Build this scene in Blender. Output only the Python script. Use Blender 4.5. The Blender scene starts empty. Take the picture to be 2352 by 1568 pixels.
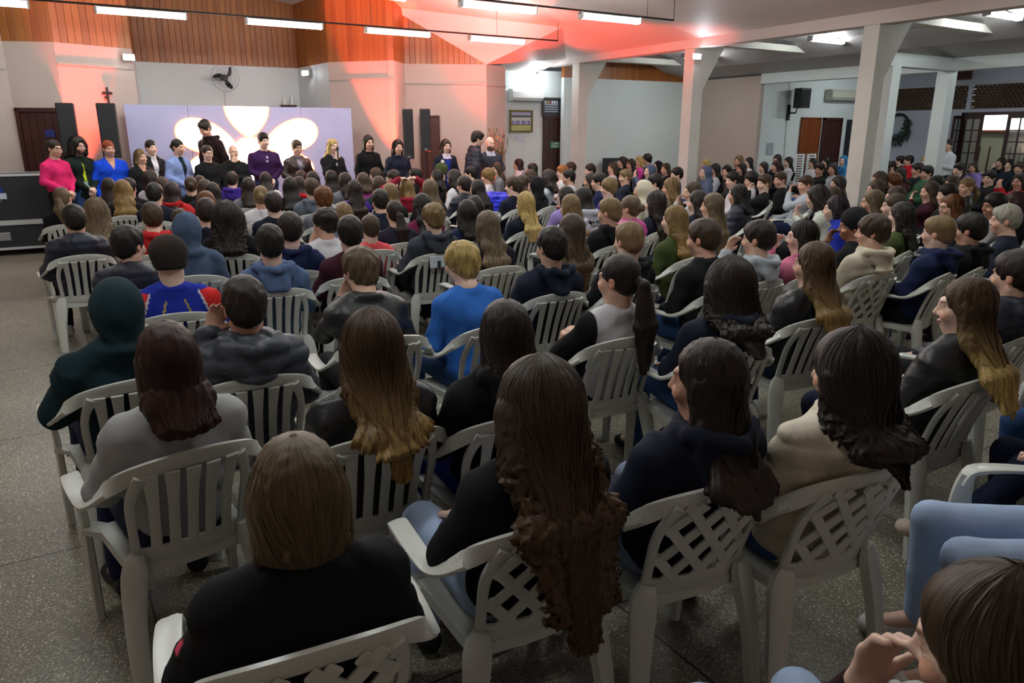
import bpy, math, random
import numpy as np
from mathutils import Vector, Matrix

random.seed(4)
np.random.seed(4)
SC = bpy.context.scene
COL = SC.collection
R = math.radians

# ---------------------------------------------------------------- camera
cam_d = bpy.data.cameras.new('camera')
cam_d.sensor_width = 36.0
cam_d.lens = 36.0 * 1680 / 2352
cam_d.clip_end = 200
cam = bpy.data.objects.new('camera', cam_d)
COL.objects.link(cam)
cam.location = (0, 0, 1.78)
cam.rotation_euler = (R(90 - 15.9), 0, R(-32.0))
cam_d.dof.use_dof = True
cam_d.dof.focus_distance = 2.6
cam_d.dof.aperture_fstop = 8.0
SC.camera = cam

# ---------------------------------------------------------------- world, exposure
w = bpy.data.worlds.new('world')
SC.world = w
w.use_nodes = True
w.node_tree.nodes['Background'].inputs[0].default_value = (0.75, 0.85, 1.0, 1)
w.node_tree.nodes['Background'].inputs[1].default_value = 0.05
SC.view_settings.view_transform = 'Standard'
SC.view_settings.look = 'None'
SC.view_settings.exposure = 0.5
SC.view_settings.gamma = 1.0
SC.cycles.use_denoising = True
SC.cycles.use_auto_tile = True
SC.cycles.tile_size = 1024
SC.cycles.use_adaptive_sampling = True
SC.cycles.adaptive_threshold = 0.04
SC.cycles.max_bounces = 6
SC.cycles.diffuse_bounces = 3
SC.cycles.glossy_bounces = 2
SC.cycles.transmission_bounces = 3
SC.cycles.sample_clamp_indirect = 6.0

TUBE_POWER = 48.0
FLOWER_POWER = 14.0

# ---------------------------------------------------------------- materials
def srgb(r, g=None, b=None):
    if isinstance(r, str):
        r = r.lstrip('#')
        r, g, b = [int(r[i:i + 2], 16) for i in (0, 2, 4)]
    f = lambda c: ((c / 255 + .055) / 1.055) ** 2.4 if c > 10 else c / 255 / 12.92
    return (f(r), f(g), f(b), 1)

MATS = {}
def mat(name, col, rough=.6, metal=0., spec=.5, noise=None, bump=None, emit=None, coords='Object', var=.0, alpha=None, trans=0):
    """principled material; noise=(scale, amount) modulates colour, bump=(scale, strength, distance)"""
    if name in MATS:
        return MATS[name]
    m = bpy.data.materials.new(name)
    m.use_nodes = True
    nt = m.node_tree
    p = nt.nodes['Principled BSDF']
    if isinstance(col, str):
        col = srgb(col)
    p.inputs['Base Color'].default_value = col
    p.inputs['Roughness'].default_value = rough
    p.inputs['Metallic'].default_value = metal
    p.inputs['Specular IOR Level'].default_value = spec
    if trans:
        p.inputs['Transmission Weight'].default_value = trans
    if noise or bump:
        tc = nt.nodes.new('ShaderNodeTexCoord')
    if noise:
        n = nt.nodes.new('ShaderNodeTexNoise')
        n.inputs['Scale'].default_value = noise[0]
        n.inputs['Detail'].default_value = 4
        nt.links.new(tc.outputs[coords], n.inputs['Vector'])
        mr = nt.nodes.new('ShaderNodeMapRange')
        mr.inputs[1].default_value = .3
        mr.inputs[2].default_value = .7
        mr.inputs[3].default_value = 1 - noise[1]
        mr.inputs[4].default_value = 1 + noise[1]
        nt.links.new(n.outputs['Fac'], mr.inputs[0])
        mx = nt.nodes.new('ShaderNodeVectorMath')
        mx.operation = 'SCALE'
        mx.inputs[0].default_value = col[:3]
        nt.links.new(mr.outputs[0], mx.inputs['Scale'])
        nt.links.new(mx.outputs[0], p.inputs['Base Color'])
    if bump:
        n = nt.nodes.new('ShaderNodeTexNoise')
        n.inputs['Scale'].default_value = bump[0]
        n.inputs['Detail'].default_value = 3
        nt.links.new(tc.outputs[coords], n.inputs['Vector'])
        b = nt.nodes.new('ShaderNodeBump')
        b.inputs['Strength'].default_value = bump[1]
        b.inputs['Distance'].default_value = bump[2]
        nt.links.new(n.outputs['Fac'], b.inputs['Height'])
        nt.links.new(b.outputs[0], p.inputs['Normal'])
    if emit:
        p.inputs['Emission Color'].default_value = emit[0]
        p.inputs['Emission Strength'].default_value = emit[1]
    MATS[name] = m
    return m

# ---------------------------------------------------------------- object helpers
def tag(o, label=None, cat=None, group=None, kind=None):
    if label: o['label'] = label
    if cat: o['category'] = cat
    if group: o['group'] = group
    if kind: o['kind'] = kind
    return o

def mesh_obj(name, me, parent=None, loc=None, rz=0, m=None):
    o = bpy.data.objects.new(name, me)
    COL.objects.link(o)
    if parent: o.parent = parent
    if loc is not None: o.location = loc
    if rz: o.rotation_euler = (0, 0, rz)
    if m is not None:
        if len(me.materials) == 0: me.materials.append(m)
        else: me.materials[0] = m
    return o

def empty(name, loc=(0, 0, 0), rz=0):
    o = bpy.data.objects.new(name, None)
    o.empty_display_size = .1
    COL.objects.link(o)
    o.location = loc
    o.rotation_euler = (0, 0, rz)
    return o

class MB:
    """collects shapes, builds ONE mesh"""
    def __init__(s): s.v = []; s.f = []
    def add(s, vs, fs):
        n = len(s.v)
        s.v += [tuple(v) for v in vs]
        s.f += [tuple(i + n for i in f) for f in fs]
        return s
    def box(s, lo, hi, ch=0.0, rot=None, at=(0, 0, 0)):
        x0, y0, z0 = lo; x1, y1, z1 = hi
        c = ch
        if c <= 0:
            vs = [(x, y, z) for z in (z0, z1) for y in (y0, y1) for x in (x0, x1)]
            fs = [(0, 2, 3, 1), (4, 5, 7, 6), (0, 1, 5, 4), (2, 6, 7, 3), (0, 4, 6, 2), (1, 3, 7, 5)]
        else:
            vs = []
            def ring(z, i):
                return [(x0 + i, y0 + c + 0, z), (x0 + c, y0 + i, z), (x1 - c, y0 + i, z), (x1 - i, y0 + c, z),
                        (x1 - i, y1 - c, z), (x1 - c, y1 - i, z), (x0 + c, y1 - i, z), (x0 + i, y1 - c, z)]
            vs = ring(z0, c) + ring(z0 + c, 0) + ring(z1 - c, 0) + ring(z1, c)
            fs = [tuple(range(7, -1, -1)), tuple(range(24, 32))]
            for k in range(3):
                for i in range(8):
                    j = (i + 1) % 8
                    fs.append((k * 8 + i, k * 8 + j, k * 8 + 8 + j, k * 8 + 8 + i))
        if rot is not None:
            vs = [tuple(rot @ Vector(v) + Vector(at)) for v in vs]
        elif at != (0, 0, 0):
            vs = [(v[0] + at[0], v[1] + at[1], v[2] + at[2]) for v in vs]
        return s.add(vs, fs)
    def sloft(s, pts, wid, thk, ups, m=4, n=8):
        """loft through a Catmull-Rom curve"""
        k = len(pts)
        if not hasattr(wid, '__len__'): wid = [wid] * k
        if not hasattr(thk, '__len__'): thk = [thk] * k
        if not isinstance(ups[0], (tuple, list, Vector)): ups = [ups] * k
        A = [tuple(p) + (w_, t_) + tuple(u) for p, w_, t_, u in zip(pts, wid, thk, ups)]
        out = []
        for i in range(k - 1):
            p0, p1, p2, p3 = A[max(i - 1, 0)], A[i], A[i + 1], A[min(i + 2, k - 1)]
            for j in range(m):
                t = j / m
                out.append([.5 * (2 * b + (c - a) * t + (2 * a - 5 * b + 4 * c - d) * t * t + (3 * b - a - 3 * c + d) * t ** 3) for a, b, c, d in zip(p0, p1, p2, p3)])
        out.append(list(A[-1]))
        return s.loft([o[:3] for o in out], [o[3] for o in out], [o[4] for o in out], [tuple(o[5:]) for o in out], n)
    def loft(s, pts, wid, thk, ups, n=8, caps=True):
        """rounded-rectangle section swept along pts; ups = direction of the width"""
        P = [Vector(p) for p in pts]
        k = len(P)
        if not hasattr(wid, '__len__'): wid = [wid] * k
        if not hasattr(thk, '__len__'): thk = [thk] * k
        if not isinstance(ups[0], (tuple, list, Vector)): ups = [ups] * k
        vs = []
        for i in range(k):
            t = (P[min(i + 1, k - 1)] - P[max(i - 1, 0)]).normalized()
            u = Vector(ups[i]); u = (u - t * u.dot(t)).normalized()
            b = t.cross(u)
            for j in range(n):
                a = 2 * math.pi * (j + .5) / n
                ca, sa = math.cos(a), math.sin(a)
                e = .45
                vs.append(P[i] + u * (wid[i] / 2 * math.copysign(abs(ca) ** e, ca)) + b * (thk[i] / 2 * math.copysign(abs(sa) ** e, sa)))
        fs = []
        for i in range(k - 1):
            for j in range(n):
                q = (j + 1) % n
                fs.append((i * n + j, i * n + q, (i + 1) * n + q, (i + 1) * n + j))
        if caps:
            fs.append(tuple(range(n - 1, -1, -1)))
            fs.append(tuple((k - 1) * n + j for j in range(n)))
        return s.add(vs, fs)
    def tube(s, pts, r, n=8):
        P = [Vector(p) for p in pts]
        k = len(P)
        if not hasattr(r, '__len__'): r = [r] * k
        up = Vector((0, 0, 1))
        vs = []
        for i in range(k):
            t = (P[min(i + 1, k - 1)] - P[max(i - 1, 0)]).normalized()
            if abs(t.dot(up)) > .95: up = Vector((1, 0, 0)) if abs(t.x) < .9 else Vector((0, 1, 0))
            u = (up - t * up.dot(t)).normalized(); b = t.cross(u)
            for j in range(n):
                a = 2 * math.pi * j / n
                vs.append(P[i] + (u * math.cos(a) + b * math.sin(a)) * r[i])
        fs = [(i * n + j, i * n + (j + 1) % n, (i + 1) * n + (j + 1) % n, (i + 1) * n + j) for i in range(k - 1) for j in range(n)]
        fs += [tuple(range(n - 1, -1, -1)), tuple((k - 1) * n + j for j in range(n))]
        return s.add(vs, fs)
    def lathe(s, prof, n=20, at=(0, 0, 0), axis='z'):
        vs = []
        for r, z in prof:
            for j in range(n):
                a = 2 * math.pi * j / n
                x, y = r * math.cos(a), r * math.sin(a)
                v = (x, y, z) if axis == 'z' else ((x, z, y) if axis == 'y' else (z, x, y))
                vs.append((v[0] + at[0], v[1] + at[1], v[2] + at[2]))
        k = len(prof)
        fs = [(i * n + j, i * n + (j + 1) % n, (i + 1) * n + (j + 1) % n, (i + 1) * n + j) for i in range(k - 1) for j in range(n)]
        fs += [tuple(range(n - 1, -1, -1)), tuple((k - 1) * n + j for j in range(n))]
        return s.add(vs, fs)
    def prism(s, poly, z0, z1, fn=None):
        """2D polygon (x, y) extruded from z0 to z1; fn maps (x, y, z) to a place"""
        n = len(poly)
        vs = [(x, y, z) for z in (z0, z1) for x, y in poly]
        if fn: vs = [fn(*v) for v in vs]
        fs = [tuple(range(n - 1, -1, -1)), tuple(range(n, 2 * n))] + [(i, (i + 1) % n, (i + 1) % n + n, i + n) for i in range(n)]
        return s.add(vs, fs)
    def mesh(s, name, smooth=True):
        me = bpy.data.meshes.new(name)
        me.from_pydata(s.v, [], s.f)
        me.validate()
        import bmesh
        bm = bmesh.new(); bm.from_mesh(me)
        bmesh.ops.recalc_face_normals(bm, faces=bm.faces)
        bm.to_mesh(me); bm.free()
        if smooth:
            me.polygons.foreach_set('use_smooth', [True] * len(me.polygons))
            try: me.set_sharp_from_angle(angle=R(38))
            except Exception: pass
        return me
    def build(s, name, m, parent=None, loc=None, rz=0, smooth=True):
        return mesh_obj(name, s.mesh(name, smooth), parent, loc, rz, m)

def struct(name, mb, m, **k):
    return tag(mb.build(name, m, smooth=k.pop('smooth', False)), kind='structure')

def text_mesh(name, body, size, m, parent=None, bold=0.0, shear=0.0, extrude=.001, align='CENTER'):
    cu = bpy.data.curves.new(name, 'FONT')
    cu.body = body; cu.size = size; cu.extrude = extrude; cu.offset = bold
    cu.shear = shear
    cu.align_x = align; cu.align_y = 'CENTER'
    o = bpy.data.objects.new(name, cu)
    COL.objects.link(o)
    dg = bpy.context.evaluated_depsgraph_get()
    me = bpy.data.meshes.new_from_object(o.evaluated_get(dg))
    bpy.data.objects.remove(o)
    me.materials.clear()
    return mesh_obj(name, me, parent, m=m)
# ================================================================ THE ROOM
def wall_mat(name, col):
    m = mat(name, col, .62, noise=(1.3, .035), bump=(60, .12, .004))
    return m
M_CREAM = wall_mat('cream_paint', '#b8a9a0')
M_WHITE = wall_mat('white_paint', '#d9e2e2')
M_BLUISH = wall_mat('bluish_paint', '#b9bfcc')
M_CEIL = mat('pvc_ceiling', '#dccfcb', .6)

def plank_mat(name, base, dark, scale=9., axis='h'):
    """vertical boards: a seam every 1/scale metre along the wall, colour varying board to board"""
    m = bpy.data.materials.new(name); m.use_nodes = True
    nt = m.node_tree; p = nt.nodes['Principled BSDF']; L = nt.links.new
    tc = nt.nodes.new('ShaderNodeTexCoord')
    uv = tc.outputs['UV']
    sx = nt.nodes.new('ShaderNodeSeparateXYZ'); L(uv, sx.inputs[0])
    mu = nt.nodes.new('ShaderNodeMath'); mu.operation = 'MULTIPLY'; mu.inputs[1].default_value = scale; L(sx.outputs[0], mu.inputs[0])
    fl = nt.nodes.new('ShaderNodeMath'); fl.operation = 'FLOOR'; L(mu.outputs[0], fl.inputs[0])
    fr = nt.nodes.new('ShaderNodeMath'); fr.operation = 'FRACT'; L(mu.outputs[0], fr.inputs[0])
    wn = nt.nodes.new('ShaderNodeTexWhiteNoise'); wn.noise_dimensions = '1D'; L(fl.outputs[0], wn.inputs['W'])
    mp = nt.nodes.new('ShaderNodeMapping'); mp.inputs['Scale'].default_value = (40, 1.2, 1); L(uv, mp.inputs[0])
    nz = nt.nodes.new('ShaderNodeTexNoise'); nz.inputs['Scale'].default_value = 1; nz.inputs['Detail'].default_value = 5; L(mp.outputs[0], nz.inputs['Vector'])
    ad = nt.nodes.new('ShaderNodeMath'); ad.operation = 'MULTIPLY_ADD'; ad.inputs[1].default_value = .5; L(wn.outputs['Value'], ad.inputs[0]); 
    m2 = nt.nodes.new('ShaderNodeMath'); m2.operation = 'MULTIPLY'; m2.inputs[1].default_value = .55; L(nz.outputs['Fac'], m2.inputs[0]); L(m2.outputs[0], ad.inputs[2])
    mx = nt.nodes.new('ShaderNodeMix'); mx.data_type = 'RGBA'
    mx.inputs[6].default_value = srgb(dark); mx.inputs[7].default_value = srgb(base); L(ad.outputs[0], mx.inputs[0])
    L(mx.outputs[2], p.inputs['Base Color'])
    pp = nt.nodes.new('ShaderNodeMath'); pp.operation = 'PINGPONG'; pp.inputs[1].default_value = .5; L(fr.outputs[0], pp.inputs[0])
    mr = nt.nodes.new('ShaderNodeMapRange'); mr.inputs[1].default_value = 0; mr.inputs[2].default_value = .06; L(pp.outputs[0], mr.inputs[0])
    b = nt.nodes.new('ShaderNodeBump'); b.inputs['Strength'].default_value = .8; b.inputs['Distance'].default_value = .01; L(mr.outputs[0], b.inputs['Height']); L(b.outputs[0], p.inputs['Normal'])
    p.inputs['Roughness'].default_value = .38
    return m
M_WOOD = plank_mat('varnished_boards', '#ac6a2e', '#82461c')
M_DOOR = mat('dark_brown_door', '#3c241f', .5, noise=(6, .15))
M_ORANGE_DOOR = mat('orange_wood_door', '#7a3c12', .45, noise=(5, .2))
M_BLACK = mat('black_plastic', '#15161a', .5)
M_DARKGREY = mat('opening_shade_grey', '#20262b', .8)
M_ALU = mat('aluminium', '#a9acae', .35, metal=.8)
M_PLASTIC_W = mat('white_appliance', '#e4ebec', .35)

def wall(name, x0, y0, x1, y1, z0, z1, m, thick=.12, z1b=None):
    """vertical slab from (x0,y0) to (x1,y1), thickness added behind (away from the hall); z1b: top height at its end"""
    d = Vector((x1 - x0, y1 - y0, 0)); L = d.length; d.normalize()
    n = Vector((-d.y, d.x, 0)) * thick
    if z1b is None: z1b = z1
    a, b = Vector((x0, y0, 0)), Vector((x1, y1, 0))
    Z = Vector((0, 0, 1))
    vs = [a + Z * z0, b + Z * z0, b + Z * z1b, a + Z * z1, a + n + Z * z0, b + n + Z * z0, b + n + Z * z1b, a + n + Z * z1]
    mb = MB().add(vs, [(0, 1, 2, 3), (5, 4, 7, 6), (4, 0, 3, 7), (1, 5, 6, 2), (3, 2, 6, 7), (4, 5, 1, 0)])
    o = struct(name, mb, m)
    uv = o.data.uv_layers.new(name='UVMap')
    for lp in o.data.loops:
        v = o.data.vertices[lp.vertex_index].co
        uv.data[lp.index].uv = ((v - a).dot(d), v.z)
    return o

# floor: terrazzo with joints
def terrazzo():
    m = bpy.data.materials.new('terrazzo'); m.use_nodes = True
    nt = m.node_tree; p = nt.nodes['Principled BSDF']; L = nt.links.new
    tc = nt.nodes.new('ShaderNodeTexCoord'); P = tc.outputs['Object']
    v = nt.nodes.new('ShaderNodeTexVoronoi'); v.inputs['Scale'].default_value = 150; L(P, v.inputs['Vector'])
    cr = nt.nodes.new('ShaderNodeValToRGB'); L(v.outputs['Color'], cr.inputs[0])
    e = cr.color_ramp; e.interpolation = 'CONSTANT'
    cols = [(0, '#55534a'), (.3, '#827f72'), (.5, '#a8a494'), (.66, '#6b6557'), (.8, '#d6d3c2'), (.9, '#5e5a50')]
    e.elements[0].color = srgb(cols[0][1]); e.elements[0].position = 0
    e.elements[1].color = srgb(cols[1][1]); e.elements[1].position = .3
    for q, c in cols[2:]:
        x = e.elements.new(q); x.color = srgb(c)
    # base cement showing between chips
    v2 = nt.nodes.new('ShaderNodeTexVoronoi'); v2.feature = 'DISTANCE_TO_EDGE'; v2.inputs['Scale'].default_value = 150; L(P, v2.inputs['Vector'])
    lt = nt.nodes.new('ShaderNodeMath'); lt.operation = 'LESS_THAN'; lt.inputs[1].default_value = .12; L(v2.outputs['Distance'], lt.inputs[0])
    mx = nt.nodes.new('ShaderNodeMix'); mx.data_type = 'RGBA'; L(lt.outputs[0], mx.inputs[0]); L(cr.outputs[0], mx.inputs[6]); mx.inputs[7].default_value = srgb('#757063')
    nz = nt.nodes.new('ShaderNodeTexNoise'); nz.inputs['Scale'].default_value = .8; nz.inputs['Detail'].default_value = 3; L(P, nz.inputs['Vector'])
    mr = nt.nodes.new('ShaderNodeMapRange'); mr.inputs[1].default_value = .3; mr.inputs[2].default_value = .7; mr.inputs[3].default_value = .8; mr.inputs[4].default_value = 1.15; L(nz.outputs['Fac'], mr.inputs[0])
    # joints
    sx = nt.nodes.new('ShaderNodeSeparateXYZ'); L(P, sx.inputs[0])
    js = []
    for ax, off, per in ((0, .11, 1.55), (1, .28, 1.6)):
        a = nt.nodes.new('ShaderNodeMath'); a.operation = 'ADD'; a.inputs[1].default_value = -off + 100 * per; L(sx.outputs[ax], a.inputs[0])
        d = nt.nodes.new('ShaderNodeMath'); d.operation = 'MODULO'; d.inputs[1].default_value = per; L(a.outputs[0], d.inputs[0])
        c = nt.nodes.new('ShaderNodeMath'); c.operation = 'LESS_THAN'; c.inputs[1].default_value = .009; L(d.outputs[0], c.inputs[0]); js.append(c)
    jm = nt.nodes.new('ShaderNodeMath'); jm.operation = 'MAXIMUM'; L(js[0].outputs[0], jm.inputs[0]); L(js[1].outputs[0], jm.inputs[1])
    sc = nt.nodes.new('ShaderNodeVectorMath'); sc.operation = 'SCALE'; L(mx.outputs[2], sc.inputs[0]); L(mr.outputs[0], sc.inputs['Scale'])
    m3 = nt.nodes.new('ShaderNodeMix'); m3.data_type = 'RGBA'; L(jm.outputs[0], m3.inputs[0]); L(sc.outputs[0], m3.inputs[6]); m3.inputs[7].default_value = srgb('#25221e')
    L(m3.outputs[2], p.inputs['Base Color'])
    p.inputs['Roughness'].default_value = .38
    p.inputs['Specular IOR Level'].default_value = .35
    return m
struct('floor', MB().box((-3.2, -3, -.1), (22, 17.2, 0)), terrazzo())

XB, XE, XR = 10.45, 14.7, 20.0      # main beam line, aisle eave, far right wall
ZC = 3.13                           # cream wall height, boards above
# back wall facets: (x, y) chain
W = [(-3.0, 14.35), (-.25, 14.3), (.42, 14.02), (1.54, 14.45)]
wall('wall_back_far_left', *W[0], *W[1], 0, ZC, M_CREAM)
wall('wall_back_left_facet', *W[1], *W[2], 0, ZC, M_CREAM)
wall('wall_back_left_pier', *W[2], *W[3], 0, ZC, M_CREAM)
wall('wall_recess_left', 1.54, 14.45, 1.85, 16.9, 0, ZC, M_WHITE)
wall('wall_recess_back', 1.85, 16.9, 5.0, 16.8, 0, ZC, M_WHITE)
wall('wall_recess_right', 5.0, 16.8, 5.1, 15.05, 0, ZC, M_WHITE)
wall('wall_back_right_facet', 5.1, 15.05, 6.05, 14.0, 0, ZC, M_CREAM)
wall('wall_back_right_return', 6.05, 14.0, 6.52, 14.55, 0, ZC, M_CREAM)
wall('wall_back_right_panel', 6.52, 14.55, 8.0, 13.8, 0, ZC, M_CREAM)
wall('wall_back_right_end', 8.0, 13.8, 8.6, 14.03, 0, ZC, M_CREAM)
zt = 5.4
wall('wall_boards_far_left', *W[0], *W[1], ZC, zt, M_WOOD)
wall('wall_boards_left', *W[1], *W[2], ZC, zt, M_WOOD)
wall('wall_boards_pier', *W[2], *W[3], ZC, zt, M_WOOD)
wall('wall_boards_recess_left', 1.54, 14.45, 1.85, 16.9, ZC, zt, M_WOOD)
wall('wall_boards_recess', 1.85, 16.9, 5.0, 16.8, ZC, zt, M_WOOD)
wall('wall_boards_recess_right', 5.0, 16.8, 5.1, 15.05, ZC, zt, M_WOOD)
wall('wall_boards_right', 5.1, 15.05, 6.05, 14.0, ZC, zt, M_WOOD)
wall('wall_boards_return', 6.05, 14.0, 6.52, 14.55, ZC, zt, M_WOOD)
wall('wall_boards_end', 6.52, 14.55, 8.0, 13.8, ZC, zt, M_WOOD)
# bluish-white alcove with the brown door, and the end wall of the side aisle
wall('wall_alcove_left', 8.6, 14.03, 8.6, 15.3, 0, 3.13, M_WHITE)
wall('wall_alcove', 8.6, 15.3, 11.6, 15.2, 0, 3.2, M_WHITE)
wall('wall_aisle_end', 10.8, 14.95, XE + .12, 14.75, 0, 3.05, M_WHITE)
wall('wall_aisle_boards', 10.8, 14.95, XE + .12, 14.75, 3.05, 4.2, M_WOOD)
wall('wall_aisle_side', XE, 14.75, XE, 12.4, 0, 3.08, M_CREAM)
wall('wall_side_room_back', XE + .125, 12.4, XR, 12.4, 0, 3.3, M_WHITE)
wall('wall_left', -3.0, -3, -3.0, 14.35, 0, 6.6, M_CREAM)
wall('wall_rear', 20.2, -2.9, -3.0, -2.9, 0, 6.6, M_CREAM)

# main hall ceiling: gentle slope with a folded hip towards the corner
def ceil_z(x): return 3.53 + .16 * (XB - x)
V = [(-3.1, -3, ceil_z(-3.1)), (XB, -3, 3.53), (XB, 14.4, 3.40), (8.9, 12.4, 3.74), (8.0, 13.8, 3.13), (6.24, 14.7, 4.2),
     (4.9, 17, ceil_z(4.9)), (-3.1, 17, ceil_z(-3.1)), (8.62, 14.5, 3.15), (XB, 15.4, 3.2), (8.6, 15.4, 3.14)]
mb = MB().add(V, [(0, 1, 3), (1, 2, 3), (3, 2, 4), (3, 4, 5), (0, 3, 5), (0, 5, 6), (0, 6, 7), (4, 2, 8), (8, 2, 9, 10)])
o = struct('ceiling_hall', mb, M_CEIL)
md = o.modifiers.new('thick', 'SOLIDIFY'); md.thickness = .06; md.offset = 1
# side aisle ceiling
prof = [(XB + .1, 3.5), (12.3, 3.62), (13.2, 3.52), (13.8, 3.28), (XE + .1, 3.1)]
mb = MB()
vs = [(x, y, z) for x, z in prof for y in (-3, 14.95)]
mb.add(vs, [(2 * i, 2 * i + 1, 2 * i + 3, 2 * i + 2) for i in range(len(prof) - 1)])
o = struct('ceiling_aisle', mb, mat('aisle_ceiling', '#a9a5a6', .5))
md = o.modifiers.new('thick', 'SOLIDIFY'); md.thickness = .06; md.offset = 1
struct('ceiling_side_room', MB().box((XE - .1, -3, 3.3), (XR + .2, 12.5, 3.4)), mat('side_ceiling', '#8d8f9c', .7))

# beams and columns
M_COLUMN = mat('column_paint', '#d3d2cb', .6, noise=(2.5, .05), bump=(40, .1, .004))
YC = [3.2, 6.79, 10.4, 13.9]
struct('beam_main', MB().box((XB - .02, -2.9, 3.28), (XB + .24, 15.2, 3.56)), mat('beam_paint', '#d6cac6', .6))
for i, y in enumerate(YC):
    mb = MB().box((XB, y, 0), (XB + .26, y + .25, 3.28))
    # haunch towards the aisle and cross beam
    mb.prism([(XB + .24, 3.42), (XB + .85, 3.42), (XB + .62, 3.1), (XB + .24, 2.5)], y + .01, y + .24, lambda a, b, c: (a, c, b))
    struct('column_%d' % (i + 1), mb, M_COLUMN)
    struct('beam_cross_%d' % (i + 1), MB().box((XB + .24, y + .02, 3.36), (XE, y + .24, 3.48)), M_COLUMN)
struct('beam_eave', MB().box((XE - .02, -2.9, 2.9), (XE + .22, 12.4, 3.12)), M_WHITE)
struct('beam_side', MB().box((12.6, 7.94, 2.9), (XE, 8.16, 3.12)), M_WHITE)
struct('column_5', MB().box((12.72, 7.92, 0), (12.97, 8.18, 2.9)), M_WHITE)
struct('column_6', MB().box((XE - .02, 8.0, 0), (XE + .24, 8.24, 2.9)), M_WHITE)
struct('column_7', MB().box((XE - .02, 3.4, 0), (XE + .24, 3.66, 2.9)), M_WHITE)

# far right wall: a doorway at y 8.7..10.4 between two pierced brick bands
wall('wall_right_far', XR, 12.4, XR, 10.4, 0, 2.36, M_BLUISH)
wall('wall_right_near', XR, 8.7, XR, -3, 0, 2.36, M_BLUISH)
wall('wall_right_lintel', XR, 10.4, XR, 8.7, 2.26, 2.36, M_BLUISH)
wall('wall_right_top', XR, 12.4, XR, -3, 2.93, 3.35, M_BLUISH)
wall('wall_right_pier', XR, 10.37, XR, 10.27, 2.36, 2.93, M_BLUISH)
wall('wall_right_rest', XR, 6.6, XR, -3, 2.36, 2.93, M_BLUISH)
M_BRICK = mat('pierced_brick', '#4a3423', .8, noise=(14, .3))
def pierced(y0, y1):
    """open brickwork: rows of small blocks with square gaps, gaps closed at the back of each block by nothing"""
    mb = MB(); rows = 8; h = (2.93 - 2.36) / rows
    L = y1 - y0; n = int(L / .11)
    for r in range(rows):
        z = 2.36 + r * h
        mb.box((XR, y0, z), (XR + .1, y1, z + h * .38))
        for i in range(n + 1):
            yy = y0 + (i + (.5 if r % 2 else 0)) * .11
            if yy + .06 < y1: mb.box((XR, yy, z + h * .38), (XR + .1, yy + .062, z + h))
    return mb
struct('wall_pierced_brick_far', pierced(10.37, 12.38), M_BRICK)
struct('wall_pierced_brick_near', pierced(6.6, 10.27), M_BRICK)

# the lit room seen through the doorway and the gaps
M_YELLOW = mat('pale_yellow_paint', '#d9d3ae', .7)
wall('wall_beyond', 23.0, 13.5, 23.0, 5.0, 0, 3.3, M_YELLOW)
struct('floor_beyond', MB().box((XR + .0, 5, -.1), (23.2, 13.5, -.0)), mat('floor_tile_beyond', '#7a7468', .5))
struct('ceiling_beyond', MB().box((XR + .12, 5, 3.3), (23.2, 13.5, 3.4)), M_WHITE)

# trims on the walls
M_TRIM = mat('trim_grey', '#a89f98', .6)
def strip_on(name, x0, y0, x1, y1, z, h=.03, d=.02, m=None):
    a, b = Vector((x0, y0, 0)), Vector((x1, y1, 0)); t = (b - a).normalized(); n = Vector((t.y, -t.x, 0)) * d
    Z = Vector((0, 0, 1)); vs = []
    for q in (a, b): vs += [q + Z * z, q + n + Z * z, q + n + Z * (z + h), q + Z * (z + h)]
    return struct(name, MB().add(vs, [(0, 1, 2, 3), (7, 6, 5, 4), (0, 4, 5, 1), (1, 5, 6, 2), (2, 6, 7, 3), (3, 7, 4, 0)]), m or M_TRIM)
strip_on('trim_1', *W[0], *W[1], 2.72)
strip_on('trim_2', *W[2], *W[3], 2.80)
strip_on('trim_3', 5.1, 15.05, 6.05, 14.0, 2.78)
strip_on('trim_4', 6.52, 14.55, 8.0, 13.8, 2.74)
strip_on('trim_5', 8.0, 13.8, 8.6, 14.03, 2.72)

# doors: leaf, frame
def door(name, x0, y0, x1, y1, h, m, handle=True, frame=.06):
    a, b = Vector((x0, y0, 0)), Vector((x1, y1, 0)); t = (b - a); L = t.length; t.normalize(); n = Vector((t.y, -t.x, 0))
    def P(u, v, z): return tuple(a + t * u + n * v + Vector((0, 0, z)))
    def bx(u0, u1, v0, v1, z0, z1):
        vs = [P(u, v, z) for z in (z0, z1) for v in (v0, v1) for u in (u0, u1)]
        return vs, [(0, 2, 3, 1), (4, 5, 7, 6), (0, 1, 5, 4), (2, 6, 7, 3), (0, 4, 6, 2), (1, 3, 7, 5)]
    lf = MB().add(*bx(0, L, .0, .03, 0.01, h))
    k = max(3, int(L / .11))
    for i in range(k): lf.add(*bx(L * i / k + .006, L * (i + 1) / k - .006, .03, .042, .04, h - .03))
    o = struct(name, lf, m)
    fr = MB().add(*bx(-frame, 0, 0, .06, 0, h + frame)).add(*bx(L, L + frame, 0, .06, 0, h + frame)).add(*bx(-frame, L + frame, 0, .06, h, h + frame))
    c = fr.build('door_frame', m, o, smooth=False)
    if handle:
        hd = MB().tube([P(L * .9, .04, 1.02), P(L * .9, .09, 1.02), P(L * .72, .09, 1.02)], .011)
        hd.build('door_handle', M_ALU, o)
    return o, P
d1, P1 = door('door_1', -.17, 14.27, .37, 14.03, 2.1, mat('mahogany_door', '#3a1712', .5, noise=(5, .2)))
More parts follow.
